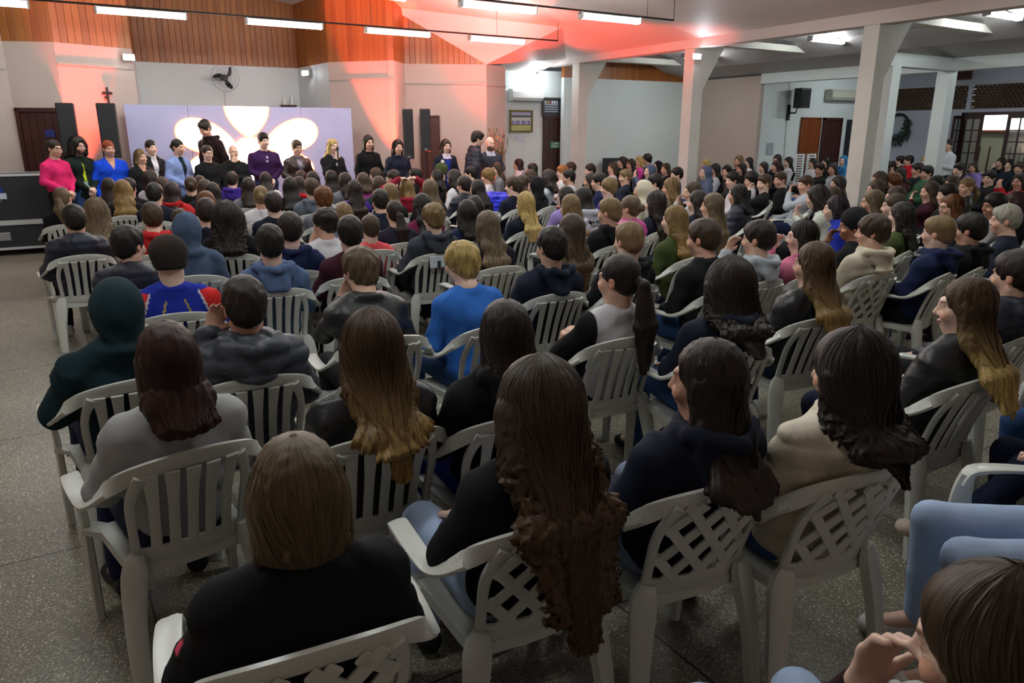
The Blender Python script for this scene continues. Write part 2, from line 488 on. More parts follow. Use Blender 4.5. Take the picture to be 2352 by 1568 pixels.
sg = MB().add([P1(.33, .045, 1.72), P1(.47, .045, 1.72), P1(.47, .045, 1.83), P1(.33, .045, 1.83), P1(.33, .05, 1.72), P1(.47, .05, 1.72), P1(.47, .05, 1.83), P1(.33, .05, 1.83)],
              [(3, 2, 1, 0), (4, 5, 6, 7), (0, 1, 5, 4), (1, 2, 6, 5), (2, 3, 7, 6), (3, 0, 4, 7)])
tag(sg.build('door_sign', mat('blue_sign', '#23307a', .5)), 'small blue sign fixed on the dark door at the left', 'sign')
door('door_2', 10.45, 15.24, 11.16, 15.215, 2.12, M_DOOR)
door('door_3', 16.3, 12.395, 17.0, 12.395, 2.13, M_ORANGE_DOOR, frame=.03)
door('door_4', 17.2, 12.395, 17.85, 12.395, 2.1, mat('red_brown_door', '#3a1a16', .5))
struct('opening_shade_panel', MB().box((18.15, 12.36, 0.01), (18.85, 12.39, 2.12)), M_DARKGREY)  # flat dark panel, its colour stands for the shade inside an open doorway
door('door_6', 6.78, 14.41, 7.1, 14.25, 2.1, mat('mahogany_door2', '#48241b', .5), handle=False, frame=.03)

# french doors in the far doorway, standing ajar, with panes
def french(name, hinge, ang, w):
    o = empty(name, (hinge[0], hinge[1], 0), ang)
    M = mat('dark_red_wood', '#33170f', .45)
    fr = MB().box((0, -.02, .02), (.08, .02, 2.2)).box((w - .08, -.02, .02), (w, .02, 2.2)).box((.08, -.02, .02), (w - .08, .02, .75)).box((.08, -.02, 2.12), (w - .08, .02, 2.2))
    fr.box((w / 2 - .015, -.015, .75), (w / 2 + .015, .015, 2.12))
    for i in range(1, 5): fr.box((.08, -.015, .75 + i * .274 - .012), (w - .08, .015, .75 + i * .274 + .012))
    fr.build('door_leaf', M, o, smooth=False)
    MB().box((.08, -.004, .75), (w - .08, .004, 2.12)).build('pane', mat('door_glass', '#c9cdd0', .08, trans=.85), o, smooth=False)
    tag(o, kind='structure')
    return o
french('door_7', (XR - .02, 10.36), R(-86), .47)
french('door_8', (XR - .04, 10.38), R(185), .5)
french('door_9', (XR - .02, 8.74), R(93), .58)
struct('door_frame_1', MB().box((XR - .04, 10.36, 0), (XR + .1, 10.42, 2.26)).box((XR - .04, 8.68, 0), (XR + .1, 8.74, 2.26)).box((XR - .04, 8.7, 2.2), (XR + .1, 10.42, 2.28)), mat('dark_red_wood', '#33170f'))
# window with daylight in the room beyond
wo = struct('window_1', MB().box((22.9, 10.1, 1.8), (22.98, 11.4, 2.45)), mat('window_wood', '#6b3d20', .5))
MB().box((22.88, 10.17, 1.87), (22.9, 11.33, 2.4)).build('pane', mat('bright_window', '#ffffff', .4, emit=((.93, .96, 1, 1), 6)), wo, smooth=False)

# ---------------------------------------------------------------- tube lights
M_TUBE = mat('lit_tube', '#ffffff', .4, emit=((.95, 1.0, .98, 1), TUBE_POWER))
M_TUBEBODY = mat('tube_housing', '#cfd4d4', .4)
M_CONDUIT = mat('black_conduit', '#1d1a1a', .6)
def tube_light(x0, x1, y, z, label, group, ang=0, lit=M_TUBE):
    o = empty('ceiling_light', ((x0 + x1) / 2, y, z), ang)
    L = (x1 - x0) / 2
    MB().box((-L, -.028, .012), (L, .028, .045), .008).build('housing', M_TUBEBODY, o)
    MB().loft([(-L + .03, 0, -.016), (L - .03, 0, -.016)], .095, .05, (0, 1, 0)).build('diffuser', lit, o)
    for s in (-1, 1): MB().box((s * L - .03 * (s > 0), -.062, -.048), (s * L + .03 * (s < 0), .062, .047), .008).build('end_cap', M_TUBEBODY, o)
    tag(o, label, 'ceiling light', group)
    return o
def conduit(x0, x1, y, z, label):
    mb = MB().tube([(x0, y, z), (x1, y, z)], .014)
    x = x0 + .5
    while x < x1 - .1:
        mb.tube([(x, y, z), (x, y, ceil_z(x) - .02)], .004, 5); x += 2.4
    mb.tube([(x1, y, z), (x1, y, ceil_z(x1) - .02)], .006, 5)
    tag(mb.build('light_conduit', M_CONDUIT), label, 'conduit', 'light conduits under the hall ceiling')
ROWA = [(-1.02, .16), (.91, 2.08), (2.9, 4.08), (4.79, 5.96), (6.72, 7.89)]
names = ['leftmost', 'second from left', 'middle', 'fourth from left', 'rightmost']
for (a, b), n in zip(ROWA, names):
    tube_light(a, b, 12.2, 3.40, 'lit tube lamp, %s on the long conduit before the wood boards' % n, 'tube lamps of the far row')
conduit(-2.8, 8.65, 12.2, 3.465, 'thin black conduit carrying the far row of tube lamps')
ROWB = [(2.97, 4.14), (4.89, 6.07), (6.83, 7.95)]
for (a, b), n in zip(ROWB, ['partly cut off at the top edge', 'middle of the nearer row', 'right end of the nearer row']):
    tube_light(a, b, 9.1, 3.40, 'lit tube lamp under the pinkish ceiling, %s' % n, 'tube lamps of the nearer row')
tube_light(1.0, 2.17, 9.1, 3.40, 'lit tube lamp above the frame at the left of the nearer row', 'tube lamps of the nearer row')
conduit(.4, 8.65, 9.1, 3.465, 'thin black conduit carrying the nearer row of tube lamps')
for y, xs in ((5.9, (-1, 1.6, 4.4, 7.0)), (2.6, (-.9, 1.9, 4.9))):
    for n, a in enumerate(xs):
        tube_light(a, a + 1.17, y, 3.5, 'lit tube lamp above the %s, %s from the left aisle' % ('middle seats' if y > 4 else 'nearest chairs', ['first', 'second', 'third', 'fourth'][n]), 'tube lamps over the seats')
tube_light(12.35, 13.35, 9.4, 3.46, 'lit twin tube lamp under the aisle ceiling behind the middle pillar', 'tube lamps of the side aisle')
tube_light(12.2, 13.2, 6.25, 3.50, 'lit twin tube lamp under the aisle ceiling at the upper right', 'tube lamps of the side aisle')

for x, y, q in ((12.3, 12.6, 'near its end wall'), (12.3, 3.1, 'beside the nearest pillar'), (12.3, 0.0, 'beyond the right edge')): tube_light(x, x + 1.0, y, 3.42, 'tube lamp added for brightness under the aisle ceiling ' + q, 'tube lamps of the side aisle')  # three more lamps, added because the aisle came out too dark
for x, y, q in ((16.6, 5.0, 'before the brick band'), (16.6, 10.4, 'near the orange door'), (16.6, 1.0, 'at its near end')): tube_light(x, x + 1.17, y, 3.24, 'tube lamp added for brightness under the side room ceiling ' + q, 'added tube lamps of the side room')  # added lamps that brighten the side room walls
def bulb(x, y, z, label, power, r=.05):
    o = empty('ceiling_bulb', (x, y, z))
    MB().lathe([(.035, 0), (.04, .03), (.03, .05)], 14).build('socket', M_TUBEBODY, o)
    MB().lathe([(.004, -.115), (r * .7, -.1), (r, -.06), (r * .85, -.02), (.03, 0)], 16).build('bulb', mat('lit_bulb%d' % power, '#ffffff', .4, emit=((.9, .97, 1, 1), power)), o)
    tag(o, label, 'light bulb')
bulb(10.0, 14.9, 3.08, 'round lit bulb above the framed pictures beside the pillar', 160)
bulb(15.9, 7.6, 3.24, 'round lit bulb below the side room ceiling at the right', 120)
bulb(22, 9.5, 3.28, 'round lit bulb in the room beyond the far doorway', 300)
# extra lamps of the same kind inside the side room
# flood lamps by the recess
def flood(x, y, z, rz, label, power):
    o = empty('flood_lamp', (x, y, z), rz)
    MB().box((-.09, -.02, -.05), (.09, .03, .05), .008).box((-.02, .03, -.02), (.02, .16, .02)).build('housing', M_TUBEBODY, o)
    MB().box((-.08, -.025, -.042), (.08, -.019, .042)).build('lens', mat('lit_flood', '#ffffff', .4, emit=((.85, .93, 1, 1), power)), o)
    tag(o, label, 'lamp', 'small flood lamps at the top of the recess')
flood(1.47, 14.28, 2.98, R(-8), 'small bright flood lamp left of the recess, above the speaker', 90)
flood(4.93, 16.0, 2.98, R(-60), 'small bright flood lamp in the right corner of the recess', 130)
flood(10.40, 10.3, 3.12, R(-10), 'small lit lamp near the top of the middle pillar', 30)

# red stage lights at the foot of the piers (real fixtures with a spot each)
def red_par(x, y, z, target, energy, size, label):
    d = (Vector(target) - Vector((x, y, z))).normalized()
    o = empty('stage_light', (x, y, z))
    q = d.to_track_quat('-Z', 'Y')
    o.rotation_mode = 'QUATERNION'; o.rotation_quaternion = q
    MB().lathe([(.05, .16), (.085, .14), (.09, 0.0), (.08, -.01)], 16).build('housing', M_BLACK, o)
    MB().lathe([(.078, -.012), (.02, -.016)], 16).build('lens', mat('red_lens', '#ff2010', .3, emit=((1, .05, .02, 1), 6)), o)
    l = bpy.data.lights.new('red_spot', 'SPOT'); l.energy = energy; l.color = (1, .07, .03); l.spot_size = size; l.spot_blend = .35; l.shadow_soft_size = .07
    lo = bpy.data.objects.new('red_spot', l); COL.objects.link(lo); lo.parent = o; lo.location = (0, 0, -.03)
    MB().tube([(0, .0, .15), (0, .0, .2)], .02).build('yoke', M_BLACK, o)
    tag(o, label, 'stage light', 'red stage lights by the screen')
red_par(.70, 13.64, .12, (.80, 14.20, 4.2), 1500, R(26), 'red stage light on the floor behind the left column speakers')
red_par(5.80, 13.45, .12, (5.68, 14.35, 4.2), 2100, R(30), 'red stage light on the floor right of the screen')
red_par(6.75, 13.15, .12, (7.7, 11.9, 3.8), 1050, R(84), 'red stage light aimed at the ceiling right of the screen')
# ================================================================ FURNISHINGS
# ---- low stage and the flower wall
stg = MB().box((1.2, 13.2, 0), (5.0, 13.9, .2), .01)
tag(stg.build('stage_platform', mat('stage_carpet', '#4a4648', .9), smooth=False), 'low grey stage platform under the flower screen', 'stage')

SX0, SX1, SZ1, SY = 1.26, 5.12, 2.23, 13.95
screen = empty('screen_wall', ((SX0 + SX1) / 2, SY, 0))
tag(screen, 'wide lavender screen wall with a glowing six petal flower', 'screen')
def S(x, y, z): return (x - (SX0 + SX1) / 2, y - SY, z)
M_LAV = mat('lavender_panel', '#a9a9cc', .6, noise=(3, .03))
nx = 4
for i in range(nx):
    a = SX0 + (SX1 - SX0) * i / nx; b = SX0 + (SX1 - SX0) * (i + 1) / nx
    MB().box(S(a + .003, SY, .01), S(b - .003, SY + .1, SZ1)).build('panel', M_LAV, screen, smooth=False)
M_PETAL = mat('lit_petal', '#ffffff', .5, emit=((1, .72, .55, 1), FLOWER_POWER))
M_EDGE = mat('lit_petal_edge', '#ff7030', .5, emit=((1, .22, .06, 1), 5.0))
fc = (3.2, 1.47)
def petal_pts(ang, r0, r1, w, n=26, grow=0.0):
    a = R(ang); ca, sa = math.cos(a), math.sin(a); L = r1 - r0
    pts = []
    for i in range(n):
        t = 2 * math.pi * i / n
        u = (1 - math.cos(t)) / 2                   # 0 at tip, 1 at the outer end
        hw = w / 2 * math.sin(t) * (u ** .3 if u > 0 else 0) * 1.04
        if r0 == 0: hw = w / 2 * math.sin(t)
        q = r0 + L * u
        pts.append([q, hw])
    if grow:
        c = [(r0 + r1) / 2, 0]
        out = []
        for q, hw in pts:
            d = math.hypot(q - c[0], hw) or 1
            out.append([q + (q - c[0]) / d * grow, hw + hw / d * grow])
        pts = out
    res = []
    for q, hw in pts:
        x, z = fc[0] + q * ca - hw * sa, fc[1] + q * sa + hw * ca
        res.append((x, min(z, SZ1 - .004)))
    return res
def flat(pts, y, th, name, m, parent):
    mb = MB(); n = len(pts)
    cx = sum(p[0] for p in pts) / n; cz = sum(p[1] for p in pts) / n
    vs = [S(cx, y, cz)] + [S(x, y, z) for x, z in pts] + [S(x, y + th, z) for x, z in pts]
    fs = [(0, 1 + (i + 1) % n, 1 + i) for i in range(n)] + [(1 + i, 1 + (i + 1) % n, 1 + n + (i + 1) % n, 1 + n + i) for i in range(n)]
    mb.add(vs, fs)
    return mb.build(name, m, parent, smooth=False)
for ang, r1, wd in ((90, 1.08, .84), (162, 1.25, .60), (18, 1.28, .60), (199, 1.12, .50), (341, 1.16, .50), (270, 1.0, .7)):
    r0 = .24
    e = flat(petal_pts(ang, r0, r1, wd, grow=.022), SY - .012, .012, 'petal_rim', M_EDGE, screen)
    flat(petal_pts(ang, r0, r1, wd), SY - .02, .012, 'petal', M_PETAL, screen)
ring = [(fc[0] + .275 * math.cos(t * math.pi / 15), fc[1] + .225 * math.sin(t * math.pi / 15)) for t in range(30)]
ring2 = [(fc[0] + .295 * math.cos(t * math.pi / 15), fc[1] + .245 * math.sin(t * math.pi / 15)) for t in range(30)]
flat(ring2, SY - .026, .012, 'flower_centre_rim', M_EDGE, screen)
flat(ring, SY - .034, .012, 'flower_centre', M_PETAL, screen)

# ---- column speakers
def column_speaker(x, y, z0, z1, wd, rz, label, pole=True):
    o = empty('column_speaker', (x, y, 0), rz)
    MB().box((-wd / 2, -.11, z0), (wd / 2, .11, z1), .012).build('cabinet', M_BLACK, o, smooth=False)
    MB().box((-wd / 2 + .015, -.118, z0 + .1), (wd / 2 - .015, -.108, z1 - .02), .004).build('grille', mat('speaker_grille', '#1b1c20', .8, bump=(300, .6, .002)), o, smooth=False)
    MB().box((-.03, -.116, z0 + .03), (.03, -.11, z0 + .055)).build('badge', mat('badge_grey', '#7b7f7c', .4), o, smooth=False)
    if pole:
        MB().tube([(0, 0, .3), (0, 0, z0)], .018).build('stand_pole', M_BLACK, o)
        for k in range(3):
            a = k * 2.094 + .5
            MB().tube([(0, 0, .62), (.27 * math.cos(a), .27 * math.sin(a), .015)], .012, 6).build('stand_leg', M_BLACK, o)
    else:
        MB().box((-wd / 2 - .03, -.14, .0), (wd / 2 + .03, .14, z0), .01).build('subwoofer', M_BLACK, o, smooth=False)
    tag(o, label, 'speaker', 'tall column speakers beside the screen')
column_speaker(.42, 13.55, 1.3, 2.22, .24, R(-6), 'tall black column speaker, left one of the pair beside the dark door')
column_speaker(.98, 13.6, 1.4, 2.23, .27, R(-6), 'tall black column speaker below the small dark cross')
column_speaker(6.05, 13.45, 1.3, 2.22, .2, R(-22), 'tall black column speaker in front of the narrow door right of the screen')
column_speaker(6.3, 13.2, 1.44, 2.22, .2, R(-26), 'tall black column speaker on a thin pole, farthest right')

# ---- flight cases
def flight_case(x0, x1, y0, y1, z0, z1, label, wheels):
    o = empty('flight_case', ((x0 + x1) / 2, (y0 + y1) / 2, 0))
    hx, hy = (x1 - x0) / 2, (y1 - y0) / 2
    MB().box((-hx + .01, -hy + .01, z0 + .01), (hx - .01, hy - .01, z1 - .01)).build('body', mat('case_laminate', '#1c2026', .5), o, smooth=False)
    e = MB(); t = .035
    for z in (z0, z1 - t):
        e.box((-hx, -hy, z), (hx, -hy + t, z + t)).box((-hx, hy - t, z), (hx, hy, z + t)).box((-hx, -hy, z), (-hx + t, hy, z + t)).box((hx - t, -hy, z), (hx, hy, z + t))
    for sx in (-1, 1):
        for sy in (-1, 1):
            e.box((min(sx * hx, sx * (hx - t)), min(sy * hy, sy * (hy - t)), z0), (max(sx * hx, sx * (hx - t)), max(sy * hy, sy * (hy - t)), z1))
    e.build('edging', mat('case_edging', '#b9bcbc', .45), o, smooth=False)
    for sx in (-1, 1):
        for z in (z0 + .05, z1 - .05):
            MB().lathe([(.001, 0), (.045, 0), (.045, .008), (.02, .02)], 12, (sx * (hx - .05), -hy - .005, z), 'y').build('corner_ball', M_ALU, o)
    h = MB().box((-.11, -hy - .012, (z0 + z1) / 2 - .06), (.11, -hy, (z0 + z1) / 2 + .06), .004)
    if wheels: h.build('handle_plate', M_ALU, o, smooth=False)
    if wheels:
        for sx in (-1, 1):
            for sy in (-1, 1):
                MB().lathe([(.001, -.02), (.045, -.02), (.045, .02), (.001, .02)], 14, (sx * (hx - .1), sy * (hy - .1), .045), 'x').build('wheel', M_BLACK, o)
    tag(o, label, 'flight case', 'flight cases stacked at the left wall')
    return o, hy
fcz, hy = flight_case(-1.45, .12, 13.3, 13.95, .49, 1.2, 'upper black flight case with aluminium edges and a blue and white logo', False)
lg = MB().box((-.30, -hy - .006, .93), (.12, -hy + .01, 1.01)); lo_ = lg.build('logo_band', mat('logo_blue', '#14307e', .5), fcz, smooth=False)
t_ = text_mesh('lettering', 'PRO', .13, mat('logo_pale_blue', '#2c53b0', .5), lo_, bold=.006); t_.rotation_euler = (R(90), 0, 0); t_.location = (-.09, -hy - .008, .97)
lw = MB().box((-.30, -hy - .006, .84), (.15, -hy + .01, .925)); lw_ = lw.build('logo_plate', mat('logo_white', '#b9c3cf', .5), fcz, smooth=False)
t_ = text_mesh('lettering', 'LIGHT', .105, mat('logo_dark', '#39424f', .5), lw_, bold=.004); t_.rotation_euler = (R(90), 0, 0); t_.location = (-.075, -hy - .008, .885)
t_ = text_mesh('lettering', 'DA. LARTEN', .05, mat('logo_grey', '#8d97a2', .5), fcz); t_.rotation_euler = (R(90), 0, 0); t_.location = (-.06, -hy - .003, .81)
flight_case(-1.45, .12, 13.3, 13.95, .09, .49, 'lower black flight case on wheels with a metal handle plate', True)
cb = MB().tube([(0.0, 13.7, 1.21), (.06, 13.62, 1.23), (.1, 13.7, 1.22), (.03, 13.76, 1.215), (-.05, 13.7, 1.225), (.02, 13.6, 1.22)], .009, 6)
tag(cb.build('coiled_cable', M_BLACK), 'coil of black cable lying on the upper flight case', 'cable')

# ---- cross on the pier
cr = MB().box((-.015, -.02, -.13), (.02, 0, .13), .004).box((-.08, -.02, .02), (.08, 0, .06), .004).box((-.05, -.025, -.05), (-.01, -.0, -.01), .004)
tag(cr.build('wall_cross', mat('dark_cross', '#1c1a1a', .6), loc=(1.07, 14.235, 2.37), rz=R(21)), 'small dark cross on the pale pier above the speaker', 'cross')

# ---- wall fan
fan = empty('wall_fan', (3.43, 16.82, 2.87))
MB().lathe([(.05, 0), (.05, -.03), (.02, -.05), (.02, -.16)], 12, axis='y').build('bracket', M_BLACK, fan)
MB().lathe([(.001, -.3), (.05, -.29), (.07, -.22), (.06, -.15), (.001, -.14)], 16, axis='y').build('motor', M_BLACK, fan)
for k in range(3):
    a = k * 2.094 + .6; mb = MB(); pts = []
    for i in range(7):
        r = .04 + .19 * i / 6
        aa = a + .5 * (i / 6) ** 1.3
        pts.append((r * math.cos(aa), -.30 - .02 * math.sin(i), r * math.sin(aa)))
    mb.loft(pts, [.03, .07, .10, .115, .115, .10, .06], .006, (math.sin(a) * .8, .5, -math.cos(a) * .8))
    mb.build('blade', M_BLACK, fan)
cg = MB()
for rr, yy in ((.27, -.30), (.19, -.345), (.10, -.36), (.27, -.24)):
    cg.tube([(rr * math.cos(t * math.pi / 14), yy, rr * math.sin(t * math.pi / 14)) for t in range(29)], .0022, 4)
for k in range(20):
    a = k * math.pi / 10
    cg.tube([(.02 * math.cos(a), -.362, .02 * math.sin(a)), (.19 * math.cos(a), -.345, .19 * math.sin(a)), (.27 * math.cos(a), -.30, .27 * math.sin(a)), (.27 * math.cos(a), -.24, .27 * math.sin(a))], .0014, 4)
cg.build('cage', mat('cage_wire', '#8e9296', .4), fan)
tag(fan, 'black wall fan with three blades on the white recess wall', 'fan')
tag(MB().tube([(3.43, 16.80, 2.6), (3.44, 16.82, 2.3), (3.38, 16.82, 1.9)], .006, 5).build('fan_cable', M_TRIM), 'thin cable running down the wall below the fan', 'cable')

# ---- little shelf with figurines
sh = MB().box((-.16, -.2, -.02), (.16, 0, .005)).box((-.14, -.18, -.16), (-.12, 0, -.02)).box((.12, -.18, -.16), (.14, 0, -.02))
sh.prism([(-.12, -.02), (.12, -.02), (.12, -.05), (.05, -.09), (-.05, -.09), (-.12, -.05)], -.18, -.16, lambda a, b, c: (a, c, b))
tag(sh.build('wall_shelf', mat('shelf_wood', '#4b2a20', .5), loc=(4.72, 16.8, 2.36), smooth=False), 'small dark wooden shelf at the right of the recess', 'shelf')
for dx, h, lab in ((-.08, .16, 'white figurine on the small shelf, left of two'), (.08, .2, 'taller white figurine on the small shelf, right of two')):
    tag(MB().lathe([(.035, 0), (.04, h * .2), (.022, h * .55), (.028, h * .68), (.024, h * .9), (.004, h)], 12).build('figurine', mat('porcelain', '#e8e8e6', .3), loc=(4.72 + dx, 16.7, 2.366)), lab, 'figurine')

# ---- air conditioners
def aircon(x, y, z, wdt, label, col='#e4ebec'):
    o = empty('air_conditioner', (x, y, z))
    MB().prism([(0, 0), (0, .26), (-.17, .26), (-.21, .2), (-.21, .07), (-.14, 0)], -wdt / 2, wdt / 2, lambda a, b, c: (c, a, b)).build('casing', mat('ac' + col, col, .35), o, smooth=False)
    MB().box((-wdt / 2 + .05, -.20, .012), (wdt / 2 - .05, -.15, .03), .004).build('louver', mat('louver_grey', '#aab1b3', .5), o, smooth=False)
    tag(o, label, 'air conditioner')
aircon(9.85, 15.235, 2.5, .86, 'white wall air conditioner above the gold framed picture')
aircon(17.75, 12.37, 2.58, 1.3, 'long pale air conditioner above the doors of the side room', '#b9bcae')

# ---- framed pictures
def picture(x0, x1, z0, z1, y, fcol, label, painter):
    o = empty('framed_picture', ((x0 + x1) / 2, y, (z0 + z1) / 2))
    hx, hz = (x1 - x0) / 2, (z1 - z0) / 2; t = .04
    MB().box((-hx, -.035, -hz), (hx, 0, -hz + t)).box((-hx, -.035, hz - t), (hx, 0, hz)).box((-hx, -.035, -hz + t), (-hx + t, 0, hz - t)).box((hx - t, -.035, -hz + t), (hx, 0, hz - t)).build('frame', mat('frame' + fcol, fcol, .4), o, smooth=False)
    painter(o, hx - t, hz - t)
    tag(o, label, 'picture', 'framed pictures beside the brown door')
def flatcard(o, name, x0, x1, z0, z1, y, col):
    return MB().box((x0, y, z0), (x1, y + .004, z1)).build(name, mat('print' + col, col, .5), o, smooth=False)
def team(o, hx, hz):
    p = flatcard(o, 'photo', -hx, hx, -hz, hz, -.012, '#c9d2cf')
    for z0, z1, c in ((.62, .95, '#b9b4d8'), (.42, .62, '#39534a'), (-.12, -.02, '#6d6f9c'), (-.3, -.12, '#a9a6d2'), (-.42, -.32, '#5a5f49'), (-.95, -.42, '#b8b878')):
        flatcard(p, 'photo_band', -hx * .97, hx * .97, hz * z0, hz * z1, -.015, c)
    for k in range(9):
        flatcard(p, 'photo_player', -hx * .85 + k * hx * .19, -hx * .85 + k * hx * .19 + hx * .12, -hz * .3, hz * .08, -.018, ['#8d8ac4', '#c8c5e6', '#6e6ba4'][k % 3])
def board(o, hx, hz):
    p = flatcard(o, 'photo', -hx, hx, -hz, hz, -.012, '#2e3340')
    for k in range(6): flatcard(p, 'photo_portrait', -hx * .85 + k * hx * .29, -hx * .85 + k * hx * .29 + hx * .2, hz * .42, hz * .82, -.016, ['#d9dde2', '#8fae6a', '#a1515c', '#c3c9d0', '#cfd6dd', '#b9c1ca'][k])
    for r in range(4): flatcard(p, 'photo_row', -hx * .85, hx * .85, hz * (.22 - r * .3), hz * (.36 - r * .3), -.016, '#aebacb')
picture(9.45, 10.09, 1.8, 2.3, 15.24, '#6c6426', 'gold framed team photograph on the bluish wall', team)
picture(10.34, 10.9, 2.17, 2.6, 15.215, '#3b3836', 'dark framed board of small portraits above the brown door', board)
nt_ = MB().box((9.66, 15.235, 1.62), (9.86, 15.24, 1.74))
tag(nt_.build('paper_note', mat('note_paper', '#cfdcea', .7), smooth=False), 'small pale paper note taped below the gold framed picture', 'note')
# exit sign on the brown door
es = MB().box((10.57, 15.165, 1.42), (10.87, 15.175, 1.58)).build('door_sign', mat('sign_green', '#2f6b4c', .5), smooth=False)
tag(es, 'green emergency exit sign with white letters on the brown door', 'sign')
t_ = text_mesh('lettering', 'SAIDA', .06, mat('sign_white', '#dfeee6', .5), es, bold=.002); t_.rotation_euler = (R(90), 0, 0); t_.location = (10.75, 15.162, 1.53)
t_ = text_mesh('lettering', 'EMERG.', .055, mat('sign_white', '#dfeee6', .5), es, bold=.001); t_.rotation_euler = (R(90), 0, 0); t_.location = (10.75, 15.162, 1.465)
mbx = MB().tube([(10.61, 15.162, 1.45), (10.635, 15.162, 1.5), (10.625, 15.162, 1.54)], .007, 5).tube([(10.635, 15.162, 1.5), (10.655, 15.162, 1.455)], .006, 5).lathe([(.001, 15.16), (.01, 15.16), (.01, 15.164), (.001, 15.164)], 8, (10.63, 0, 1.56), 'y')
mbx.build('running_figure', mat('sign_white', '#dfeee6', .5), es)

# ---- plant behind the two men
pl = empty('potted_plant', (8.05, 13.45, 0))
MB().lathe([(.12, 0), (.17, .28), (.19, .42), (.2, .5), (.17, .5), (.001, .46)], 18).build('pot', mat('clay_pot', '#6d4b3a', .7), pl)
rs = random.Random(5)
stems = MB(); lv = MB(); lv2 = MB()
for k in range(34):
    a = rs.uniform(0, 6.28); sp = rs.uniform(.04, .30); h = rs.uniform(1.35, 1.92)
    p = [(.05 * math.cos(a), .05 * math.sin(a), .45), (.5 * sp * math.cos(a), .5 * sp * math.sin(a), .45 + (h - .45) * .6), (sp * math.cos(a), sp * math.sin(a), h)]
    stems.tube(p, [.006, .004, .002], 5)
    for j in range(14):
        t = rs.uniform(.45, 1); b = Vector(p[1]).lerp(Vector(p[2]), (t - .45) / .55)
        d = Vector((rs.uniform(-1, 1), rs.uniform(-1, 1), rs.uniform(-.3, 1))).normalized() * rs.uniform(.05, .10)
        u = d.cross(Vector((0, 0, 1))).normalized() * .016
        (lv if k % 3 else lv2).add([b, b + d * .5 + u, b + d, b + d * .5 - u], [(0, 1, 2, 3)])
stems.build('stem', mat('plant_stem', '#5f5a34', .7), pl)
lv.build('leaves', mat('dry_leaves', '#8a7d52', .7), pl); lv2.build('leaves', mat('green_leaves', '#2f5234', .6), pl)
tag(pl, 'tall dry looking potted plant behind the two men at the wall', 'plant')

# ---- side room: wall speaker, panel, shutters, wreath, tables
ws = empty('wall_speaker', (15.75, 12.39, 2.4))
MB().tube([(0, 0, -.15), (0, -.22, -.15), (.05, -.24, .02)], .022).box((-.06, -.03, -.32), (.06, 0, .05), .01).build('bracket', M_BLACK, ws)
MB().prism([(-.17, -.12), (.17, -.12), (.12, .14), (-.12, .14)], 0, .46, lambda a, b, c: (a + .08, -.30 + b, c - .04)).build('cabinet', M_BLACK, ws, smooth=False)
MB().box((-.07, -.43, .0), (.23, -.418, .38), .004).build('grille', MATS['speaker_grille'], ws, smooth=False)
tag(ws, 'black loudspeaker on a wall bracket in the side room', 'speaker')
tag(MB().tube([(15.70, 12.385, 3.2), (15.71, 12.385, 2.5), (15.80, 12.385, .3)], .008, 5).build('wall_cable', M_TRIM), 'thin cable running down the wall behind the wall speaker', 'cable')
tag(MB().box((15.10, 12.37, 1.27), (15.32, 12.395, 1.55), .005).build('electrical_panel', mat('panel_grey', '#a9b2bb', .5), smooth=False), 'small grey panel on the wall left of the wall speaker cable', 'panel')
def shutter(x, label):
    o = empty('louvered_screen', (x, 12.1, 0), R(8))
    MB().box((-.2, -.02, 0), (-.16, .02, 1.28)).box((.16, -.02, 0), (.2, .02, 1.28)).box((-.16, -.02, 1.24), (.16, .02, 1.28)).box((-.16, -.02, .0), (.16, .02, .08)).build('frame', M_PLASTIC_W, o, smooth=False)
    mb = MB()
    for k in range(19): mb.box((-.16, -.018, .1 + k * .06), (.16, .012, .13 + k * .06))
    mb.build('slats', M_PLASTIC_W, o, smooth=False)
    tag(o, label, 'screen', 'white louvered screens by the side room wall')
shutter(16.0, 'white louvered screen standing left of the orange wood door'); shutter(16.45, 'white louvered screen standing below the orange wood door')
wr = empty('wall_wreath', (19.94, 12.05, 1.95))
mb = MB(); rs = random.Random(8)
mb.tube([(0, .30 * math.cos(t * math.pi / 12), .32 * math.sin(t * math.pi / 12)) for t in range(25)], .035, 8)
mb.build('ring', mat('dark_vine', '#23261f', .9), wr)
mb = MB()
for k in range(260):
    a = rs.uniform(2.4, 5.6); r = .3 + rs.gauss(0, .06)
    b = Vector((rs.uniform(-.09, -.01), r * math.cos(a) - 0 , r * math.sin(a) - .06))
    d = Vector((rs.uniform(-.6, .1), rs.uniform(-1, 1), rs.uniform(-1, .4))).normalized() * .09
    u = d.cross(Vector((1, .2, 0))).normalized() * .02
    mb.add([b, b + d * .5 + u, b + d, b + d * .5 - u], [(0, 1, 2, 3)])
mb.build('leaves', mat('wreath_leaves', '#26382a', .8), wr)
tag(wr, 'large dark green wreath hanging on the far bluish wall', 'wreath')
tag(MB().box((19.86, 10.34, 3.07), (19.995, 10.75, 3.28)).build('wooden_box', mat('beam_brown', '#4a2320', .6), smooth=False), 'brown wooden box high on the far wall right of the slim column', 'box')
def table(x, y, rz, upside, label):
    o = empty('wooden_table', (x, y, 0), rz)
    M = mat('table_wood', '#5a3426', .55)
    MB().box((-.55, -.38, .72), (.55, .38, .76), .005).build('table_top', M, o, smooth=False)
    for sx in (-1, 1):
        for sy in (-1, 1):
            MB().loft([(sx * .5, sy * .33, 0), (sx * .5, sy * .33, .72)], [.035, .05], [.035, .05], (1, 0, 0)).build('leg', M, o)
    tag(o, label, 'table', 'wooden tables in the far doorway')
table(20.75, 9.75, R(90), False, 'dark wooden table just inside the far doorway')
o2 = empty('wooden_table', (20.75, 9.75, .76), R(90))
M = mat('table_wood', '#5a3426', .55)
